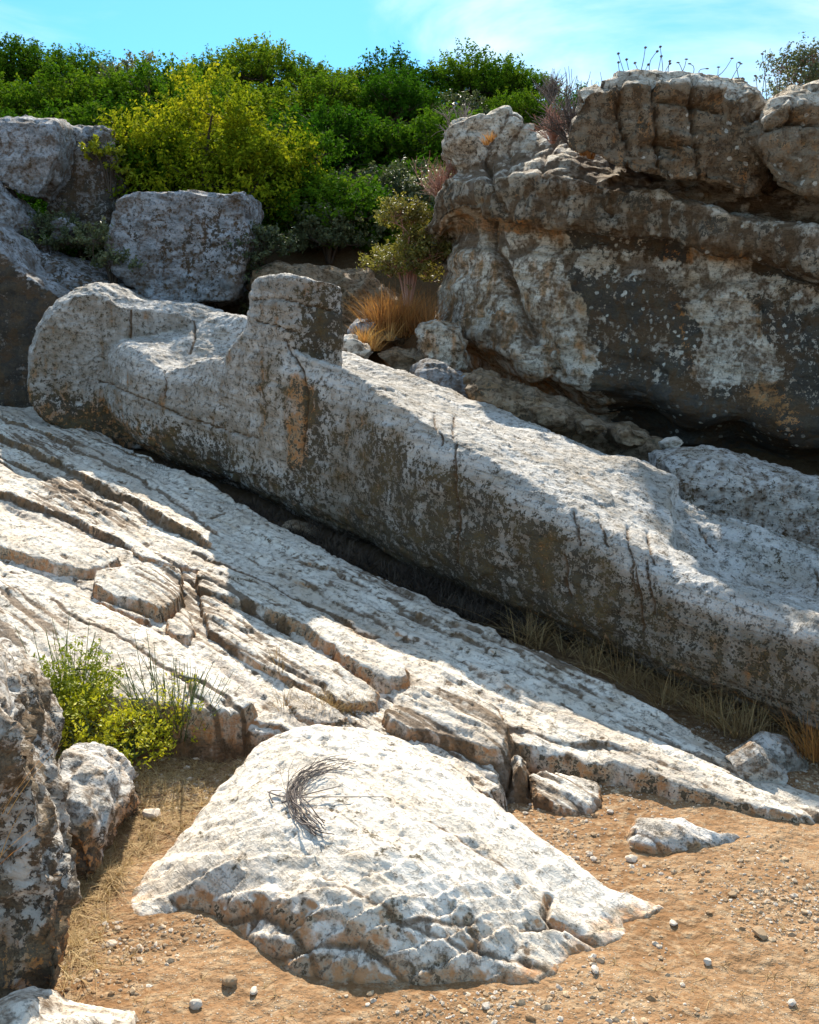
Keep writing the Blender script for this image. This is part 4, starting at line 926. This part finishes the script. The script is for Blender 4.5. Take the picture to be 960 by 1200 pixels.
def hillpos(px, py, Y=None):
    """walk the ray until it meets the hillside"""
    d = ray(px, py); d = d/d[1]
    for y in np.arange(9.5, 40, .05):
        z = EYE+d[2]*y
        if z <= gz(d[0]*y, y): return np.array([d[0]*y, y, gz(d[0]*y, y)])
    return None
G1 = 'evergreen shrubs covering the hillside'
protoB = [bush_thing('evergreen_shrub', 100+i, 'leaf', 'x', (0, 0, 0), group=G1, nl=17000, R=1.0, H=1.05, leaf=.027, lobes=18) for i in range(4)]
protoG = [bush_thing('grey_green_shrub', 140+i, 'leafgrey', 'x', (0, 0, 0), group=G1, nl=8000, R=.8, H=.8, leaf=.03, lobes=14) for i in range(2)]
first = {}
def put(protos_, i, px, py, sx, sz, label, Y=None, dz=-.2, group=G1):
    p = protos_[i % len(protos_)]
    if Y is None:
        P = hillpos(px, py)
        if P is None: print('no hill', px, py); return
    else:
        P = at(px, py, Y); 
        P[2] = gz(P[0], P[1])
    loc = (P[0], P[1], P[2]+dz); s = (sx, sx, sz)
    if p.name not in first:
        first[p.name] = 1; p.location = loc; p.scale = s; p.rotation_euler = (0, 0, rng.uniform(0, 6.28)); p['label'] = label; p['group'] = group; return p
    return copy_tree(p, loc, rng.uniform(0, 6.28), s, label, group)
rows = [  # Y, pixel xs, row phrase
    (18.6, [-40, 40, 100, 165, 240, 320, 400, 470, 540, 610, 690], 'on the skyline'),
    (16.8, [15, 105, 200, 290, 380, 450, 530, 600, 670], 'just below the skyline'),
    (15.2, [-60, 40, 130, 215, 300, 395, 480, 560, 630], 'halfway up the hillside'),
    (13.7, [-20, 70, 400, 470, 535, 600], 'low on the hillside'),
    (12.6, [20, 110, 385, 455, 520, 580], 'in the lowest row of the scrub')]
ordn = ['first', 'second', 'third', 'fourth', 'fifth', 'sixth', 'seventh', 'eighth', 'ninth', 'tenth', 'eleventh', 'twelfth']
kk = 0
for Y, xs, ph in rows:
    for j, px in enumerate(xs):
        sx = rng.uniform(.85, 1.2)*(1.0 if Y < 16 else 1.12)*(.68 if px > 590 else 1.); sz = sx*rng.uniform(.75, 1.0)
        put(protoG if kk % 7 == 3 else protoB, kk, px+rng.uniform(-10, 10), 300, sx, sz, ('greyish open shrub ' if kk % 7 == 3 else 'dense green shrub ')+f'{ph}, {ordn[j]} in that row from left', Y=Y+rng.uniform(-.4, .4)); kk += 1
# the big round mastic bush
bush_thing('mastic_bush', 7, 'leafy', 'biggest round bush, yellow-green on its sunlit side, above the streaked block', (at(238, 200, 12.3)[0], 12.3, gz(at(238, 200, 12.3)[0], 12.3)+.0), nl=48000, R=1.35, H=1.9, leaf=.027, lobes=26)
bush_thing('mastic_bush', 8, 'leaf', 'dark green bush hanging to the right of the biggest round bush', (at(330, 220, 12.4)[0], 12.5, gz(at(330, 220, 12.4)[0], 12.5)+.1), nl=24000, R=.95, H=1.3, leaf=.027, lobes=18)
bush_thing('mastic_bush', 9, 'leaf', 'dark green bush hanging to the left of the biggest round bush', (at(165, 220, 12.3)[0], 12.2, gz(at(165, 220, 12.3)[0], 12.2)+.25), nl=19000, R=.75, H=1.1, leaf=.027, lobes=16)
bush_thing('bright_sprig', 10, 'bright', 'small bright yellow-green sprig at the left of the biggest bush', at(127, 180, 11.3)-np.array([0, 0, .25]), nl=900, R=.28, H=.4, leaf=.028, lobes=6)
def stand(px, py, Y): 
    P = at(px, py, Y); P[2] = min(P[2], 9); return P
bush_thing('olive_bush', 11, 'leafolive', 'round yellowish thin-leaved bush in front of the cliff corner', stand(478, 326, 9.5)-np.array([0, 0, .1]), stem='redtwig', nl=12000, R=.47, H=.95, leaf=.017, lobes=20)
put(protoG, 0, 340, 300, .75, .75, 'grey-green leggy shrub left of the round yellowish bush', Y=11.3, dz=.1)
put(protoG, 1, 400, 300, .80, .8, 'grey-green leggy shrub touching the round yellowish bush', Y=11.2, dz=.15)
put(protoG, 0, 385, 250, .7, .7, 'green shrub with pale tips above the grey-green leggy ones', Y=11.9, dz=.25)
put(protoG, 1, 465, 200, .9, .8, 'silvery shrub on the slope left of the cliff top', Y=12.9, dz=.2)
put(protoG, 0, 520, 170, .9, .8, 'silvery shrub right behind the cliff corner', Y=12.6, dz=.2)
bush_thing('low_shrub', 12, 'leafgrey', 'small grey-green shrub left of the streaked block', stand(132, 322, 10.5), nl=2600, R=.38, H=.5, leaf=.022, lobes=9)
bush_thing('dark_scrub', 13, 'leafgrey', 'dark tangled scrub between the pale boulder and the blue slab', stand(60, 300, 10.9), nl=2600, R=.42, H=.45, leaf=.02, lobes=9)
bush_thing('dark_scrub', 14, 'leafgrey', 'shaded tangled scrub right of the streaked block', stand(305, 345, 10.7), nl=4000, R=.45, H=.75, leaf=.022, lobes=10)
bush_thing('cliff_top_bush', 15, 'leafgrey', 'grey-brown bush at the top right corner behind the boulders', stand(962, 128, 8.9), stem='redtwig', nl=7000, R=.45, H=.62, leaf=.014, lobes=12)

# dry twiggy things
def branchy(rg, base, H, n, spread, curl=.2, seg=7, fork=2, r=.004):
    paths, rr = [], []
    for i in range(n):
        a = rg.uniform(0, 6.28); sp_ = rg.uniform(0, spread); d = np.array([math.cos(a)*sp_, math.sin(a)*sp_, 1.]); d /= np.linalg.norm(d)
        h = H*rg.uniform(.55, 1.05); p = np.array(base, float)+np.array([math.cos(a), math.sin(a), 0])*rg.uniform(0, .05*H); q = [p]
        for k in range(seg):
            d = d+rg.normal(size=3)*curl*.4; d /= np.linalg.norm(d); p = p+d*h/seg; q.append(p)
        q = np.array(q); paths.append(q); rr.append((r, r*.35))
        for f in range(fork):
            k = rg.integers(2, seg-1); d2 = (q[k+1]-q[k]); d2 /= np.linalg.norm(d2); d2 = d2+rg.normal(size=3)*.55; d2 /= np.linalg.norm(d2)
            p2 = q[k]; s_ = [p2]
            for m_ in range(4): d2 = d2+rg.normal(size=3)*curl*.4; d2 /= np.linalg.norm(d2); p2 = p2+d2*h*.09; s_.append(p2)
            paths.append(np.array(s_)); rr.append((r*.6, r*.3))
    return paths, rr
def twiggy(name, seed, base, H, n, spread, mat, label, cat='dry shrub', r=.004, **kw):
    rg = np.random.default_rng(seed); ps, rr = branchy(rg, base, H, n, spread, r=r, **kw); V, Fq = tube_mesh(ps, rr, 3)
    t = np.repeat(rg.uniform(0, 1, len(ps)), [len(p)*3 for p in ps])
    return tag(mesh_np(name, V, Fq, M[mat], attrs={'tint': t}, origin=tuple(base)), label, cat)
twiggy('bare_shrub', 1, stand(675, 176, 8.1), .56, 60, .9, 'darktwig', 'leafless grey-pink shrub growing on the cliff top beside the jointed boulder', r=.006, fork=5, curl=.35)
twiggy('bare_shrub', 2, stand(648, 168, 8.25), .32, 45, 1.0, 'redtwig', 'low reddish dry shrub at the foot of the leafless grey one', r=.005, fork=4, curl=.35)
twiggy('bare_shrub', 3, stand(520, 240, 9.7), .5, 60, .9, 'redtwig', 'pinkish leafless shrub behind the round yellowish bush', r=.005, fork=5, curl=.35)
twiggy('bare_shrub', 4, stand(540, 175, 9.9), .42, 30, .9, 'darktwig', 'silvery dead branches sticking up behind the cliff corner', r=.006, fork=5, curl=.35)
twiggy('bare_shrub', 5, stand(645, 122, 13.0), .4, 40, .9, 'darktwig', 'bare grey twigs on the skyline where scrub meets cliff', r=.008, fork=5, curl=.3)
def blades(rg, centres, H, n, spread, w_=.0035, droop=.4, seg=4):
    VV, TT = [], []; nt = len(centres)*n
    C = np.repeat(np.asarray(centres), n, 0); a = rg.uniform(0, 6.28, nt); r0 = rg.uniform(0, 1, nt)**.7
    h = np.repeat(np.broadcast_to(H, len(centres)), n)*rg.uniform(.4, 1.1, nt); ld = rg.uniform(0, spread, nt)
    d = np.stack([np.cos(a), np.sin(a), 0*a], 1); side = np.stack([-np.sin(a+rg.normal(size=nt)), np.cos(a), 0*a], 1)
    P0 = C + d*(r0*.25*h)[:, None]; ts = np.linspace(0, 1, seg+1); lv = []
    for t in ts:
        c = P0 + d*((ld*t+droop*t*t*ld)*h)[:, None]+np.array([0, 0, 1.])*(h*(t-.35*droop*t*t*ld))[:, None]
        ww = w_*(1-.85*t); lv.append(np.stack([c-side*ww, c+side*ww], 1))
    V = np.stack(lv, 1).reshape(nt, -1, 3); k = 2*(seg+1); Fq = []
    b = np.arange(nt)[:, None]*k
    for s_ in range(seg): Fq.append(np.stack([b[:, 0]+2*s_, b[:, 0]+2*s_+1, b[:, 0]+2*s_+3, b[:, 0]+2*s_+2], 1))
    return V.reshape(-1, 3), np.vstack(Fq), np.repeat(rg.uniform(0, 1, nt), k)
def tuft(name, seed, centres, H, n, spread, mat, label, cat='dry grass', kind=None, **kw):
    rg = np.random.default_rng(seed); V, Fq, t = blades(rg, centres, H, n, spread, **kw)
    return tag(mesh_np(name, V, Fq, M[mat], attrs={'tint': t}, origin=tuple(np.mean(centres, 0))), label, cat, kind=kind)
rg = np.random.default_rng(77)
tuft('grass_tuft', 1, [stand(470+rg.normal()*20, 388+rg.normal()*8, 8.9+rg.uniform(-.2, .2)) for _ in range(26)], .34, 60, .6, 'orange', 'feathery orange dry grass growing at the cliff corner behind the figure', droop=.8)
tuft('grass_tuft', 2, [stand(440+rg.normal()*12, 405+rg.normal()*5, 8.6+rg.uniform(-.2, .2)) for _ in range(8)], .16, 40, 1.0, 'orange', 'short orange grass spilling down towards the figure')
tuft('grass_tuft', 3, [stand(684, 182, 8.1), stand(690, 176, 8.1), stand(680, 178, 8.15), stand(692, 186, 8.0)], .16, 60, .7, 'orange', 'ochre tuft below the leafless shrub on the cliff')
tuft('grass_tuft', 4, [stand(575, 166, 8.5), stand(570, 170, 8.5)], .08, 50, .8, 'orange', 'tiny ochre tuft on the left end of the cliff top')
tuft('grass_tuft', 5, [onplane(385+rg.normal()*20, 838+rg.normal()*5, .05) for _ in range(12)], .10, 40, 1.3, 'straw', 'straw-coloured tuft between the slabs above the central boulder', w_=.0016)
tuft('grass_tuft', 6, [onplane(945+rg.normal()*8, 872+rg.normal()*8, .02)+np.array([0, -.15, 0]) for _ in range(8)], .20, 30, .9, 'orange', 'golden tuft against the figure at the right edge', w_=.0025)
tuft('grass_tuft', 7, [onplane(x, y, .1) for x, y in ((322, 775), (326, 782), (330, 790))], .10, 14, .5, 'straw', 'thin dry sprig in the crack between the two long slabs', w_=.0015)
cs = []
for _ in range(64):
    x = rg.uniform(600, 905); y = np.interp(x, [600, 700, 800, 905], [738, 782, 825, 868])+rg.uniform(-8, 14); cs.append(onplane(x, y, 0.0))
tuft('dry_grass', 8, cs, .19, 13, 1.3, 'straw', 'matted dry grass filling the shaded trough under the figure', kind='stuff', w_=.0022, droop=.9)
cs = []
for _ in range(260):
    x = rg.uniform(140, 620); y = np.interp(x, [140, 250, 400, 620], [545, 585, 648, 745])+rg.uniform(-10, 14); cs.append(onplane(x, y, 0.0))
tuft('dry_grass', 9, cs, .10, 18, 1.2, 'wood', 'dark dead grass and litter in the upper trough under the figure', kind='stuff', w_=.003, droop=.9)
cs = []
for _ in range(700):
    x = rg.uniform(70, 310); y = np.interp(x, [80, 200, 310], [1080, 930, 880])+rg.normal()*40
    P = onz(x, y, .02)
    if poly_inside_dist(np.array([P[0]]), np.array([P[1]]), bpoly)[0] < -.02: P[2] = gz(P[0], P[1]); cs.append(P)
tuft('dry_grass', 10, cs, .035, 14, 2.2, 'straw', 'trampled straw and litter on the dirt strip beside the broom', kind='stuff', w_=.0012, droop=1.)
cs = []
for _ in range(240):
    x = rg.uniform(60, 960); y = rg.uniform(960, 1200); P = onz(x, y, 0)
    if poly_inside_dist(np.array([P[0]]), np.array([P[1]]), bpoly)[0] < -.01 and fbm(np.array([[P[0], P[1], 0]]), 2., 2, off=50)[0] > -.1: P[2] = gz(P[0], P[1]); cs.append(P)
tuft('dry_grass', 11, cs, .018, 8, 2.5, 'straw', 'sparse flattened straw bits over the open dirt', kind='stuff', w_=.0009, droop=1.)
tuft('grass_tuft', 12, [at(-10, 960, 2.2), at(-14, 1010, 2.2)], .16, 9, 1.3, 'orange', 'a few long yellow blades reaching in from the left edge', w_=.0015)

# seed heads on the cliff top
def seedheads(seed, xs, y, Y, H, label):
    rg = np.random.default_rng(seed); V0, F0 = pebble_mesh(rg, 1); e = None
    for x in xs:
        b = stand(x, y, Y+rg.uniform(-.1, .1)); h = H*rg.uniform(.5, 1.1); tp = b+np.array([rg.normal()*.05, 0, h])
        if e is None:
            e = bpy.data.objects.new('seed_head_plant', None); sc.collection.objects.link(e); e.location = tuple(b); tag(e, label, 'dry plant'); o0 = b.copy()
        V, Fq = tube_mesh([catmull(np.array([b, (b+tp)/2+rg.normal(size=3)*.02, tp]), 6)], [(.004, .0025)], 3)
        k = mesh_np('stalk', V-o0, Fq, M['darktwig'], parent=e, attrs={'tint': np.full(len(V), .4)})
        mesh_np('seed_head', V0*.016+tp-o0, F0, M['darktwig'], parent=k, attrs={'tint': np.full(len(V0), .1)})
seedheads(1, [733, 737, 741, 748, 752, 757, 763, 768, 776, 779, 782], 96, 7.9, .24, 'cluster of dark dried seed heads on the left of the jointed boulder')
seedheads(2, [795, 803, 812, 820, 838, 843, 858, 866], 92, 7.9, .13, 'sparse short seed heads along the crest of the jointed boulder')
seedheads(3, [886, 892, 899, 905, 910, 916, 921, 926], 122, 8.0, .36, 'tall dried seed heads in front of the corner bush')

# foreground broom bushes and leafy shrubs
def broom(seed, base, H, n, label, lean=(0, 0), sprd=.8):
    rg = np.random.default_rng(seed); ps, rr = [], []
    for i in range(n):
        a = rg.uniform(0, 6.28); s_ = rg.uniform(.0, sprd)**1.1; d = np.array([math.cos(a)*s_+lean[0], math.sin(a)*s_+lean[1], 1.]); d /= np.linalg.norm(d)
        h = H*(rg.uniform(.35, 1.)**1.0); b = np.array(base)+np.array([math.cos(a), math.sin(a), 0])*rg.uniform(0, .05)+[0, 0, -.02]
        e = b+d*h+np.array([d[0], d[1], 0])*h*.1; ps.append(catmull(np.array([b, b+d*h*.45+rg.normal(size=3)*.012+[0, 0, .02], e]), 9)); rr.append((.0031, .0011))
    V, Fq = tube_mesh(ps, rr, 3); t = np.repeat(rg.uniform(0, 1, n), 27)
    return tag(mesh_np('broom_bush', V, Fq, M['broom'], attrs={'tint': t}, origin=tuple(base)), label, 'bush')
def gnd(px, py): P = onz(px, py, .1); P[2] = gz(P[0], P[1]); 
def gnd(px, py):
    d = ray(px, py); d = d/d[1]
    for y in np.arange(1.5, 12, .01):
        if EYE+d[2]*y <= gz(d[0]*y, y): return np.array([d[0]*y, y, gz(d[0]*y, y)])
broom(1, gnd(85, 862), .52, 60, 'spiky green broom on the left, behind the near boulder', (-.02, 0), .45)
broom(2, gnd(212, 880), .42, 170, 'wide spiky green broom in front of the biggest white slab', (.05, .05), .75)
broom(3, gnd(185, 882), .52, 22, 'few tall thin stalks rising left of the wide broom', (-.12, 0), .35)
bush_thing('leafy_shrub', 31, 'bright', 'tall lemon-green leafy shrub right behind the near boulder', gnd(82, 880), stem='broom', nl=5200, R=.24, H=.46, leaf=.0095, lobes=16)
bush_thing('leafy_shrub', 32, 'bright', 'low lemon-green leafy shrub at the foot of the brooms', gnd(150, 880), stem='broom', nl=6000, R=.36, H=.25, leaf=.0095, lobes=14)
# dead twig bundle on the boulder
def twig_bundle():
    rg = np.random.default_rng(9); ps, rr = [], []; dpth = [at]
    dg = bpy.context.evaluated_depsgraph_get(); B = bpy.data.objects['flat_boulder']
    bt = BVHTree.FromObject(B, dg); o0 = B.location
    def drop(px, py, lift):
        d = Vector(ray(px, py)).normalized(); h = bt.ray_cast(Vector((0, 0, EYE))-o0, d)
        p = (h[0]+o0) if h[0] else Vector(onz(px, py, .4)); return np.array([p.x, p.y, p.z+lift])
    main = [(372, 978), (350, 955), (342, 935), (355, 915), (380, 903), (410, 902)]
    for i in range(34):
        off = rg.normal(size=2)*[4, 4]; k0 = rg.integers(0, 3); k1 = rg.integers(4, 7)
        sg = 1+rg.uniform(-.18, .18); c = np.array([375, 940.])
        pts = [drop(*( (np.array(p)-c)*sg+c+off+rg.normal(size=2)*2), .006+abs(rg.normal())*.012) for p in main[k0:k1]]
        if len(pts) < 3: continue
        ps.append(catmull(np.array(pts), 16)+rg.normal(size=(16, 3))*.0015); q0 = rg.uniform(.0011, .0028); rr.append((q0, q0*.5))
        if rg.uniform() < .5:
            k9 = rg.integers(5, 14); b9 = ps[-1][k9]; t9 = ps[-1][k9]-ps[-1][k9-2]; ps.append(np.array([b9, b9+t9*1.0+rg.normal(size=3)*.008, b9+t9*2.2+rg.normal(size=3)*.016])); rr.append((q0*.6, q0*.3))
    for a in (((314, 932), (335, 938), (380, 938), (450, 938)), ((330, 945), (360, 935), (400, 925)), ((352, 962), (372, 978), (392, 982)), ((320, 945), (316, 932), (330, 930))):
        ps.append(catmull(np.array([drop(x, y, .012) for x, y in a]), 14)); rr.append((.0028, .0014))
    V, Fq = tube_mesh(ps, rr, 5); t = np.repeat(rg.uniform(0, 1.3, len(ps)), [len(p)*5 for p in ps])
    tag(mesh_np('twig_bundle', V, Fq, M['darktwig'], attrs={'tint': t}), 'curled bundle of grey dead stalks lying on the flat boulder', 'twigs')
twig_bundle()
print('built', len(bpy.data.objects))
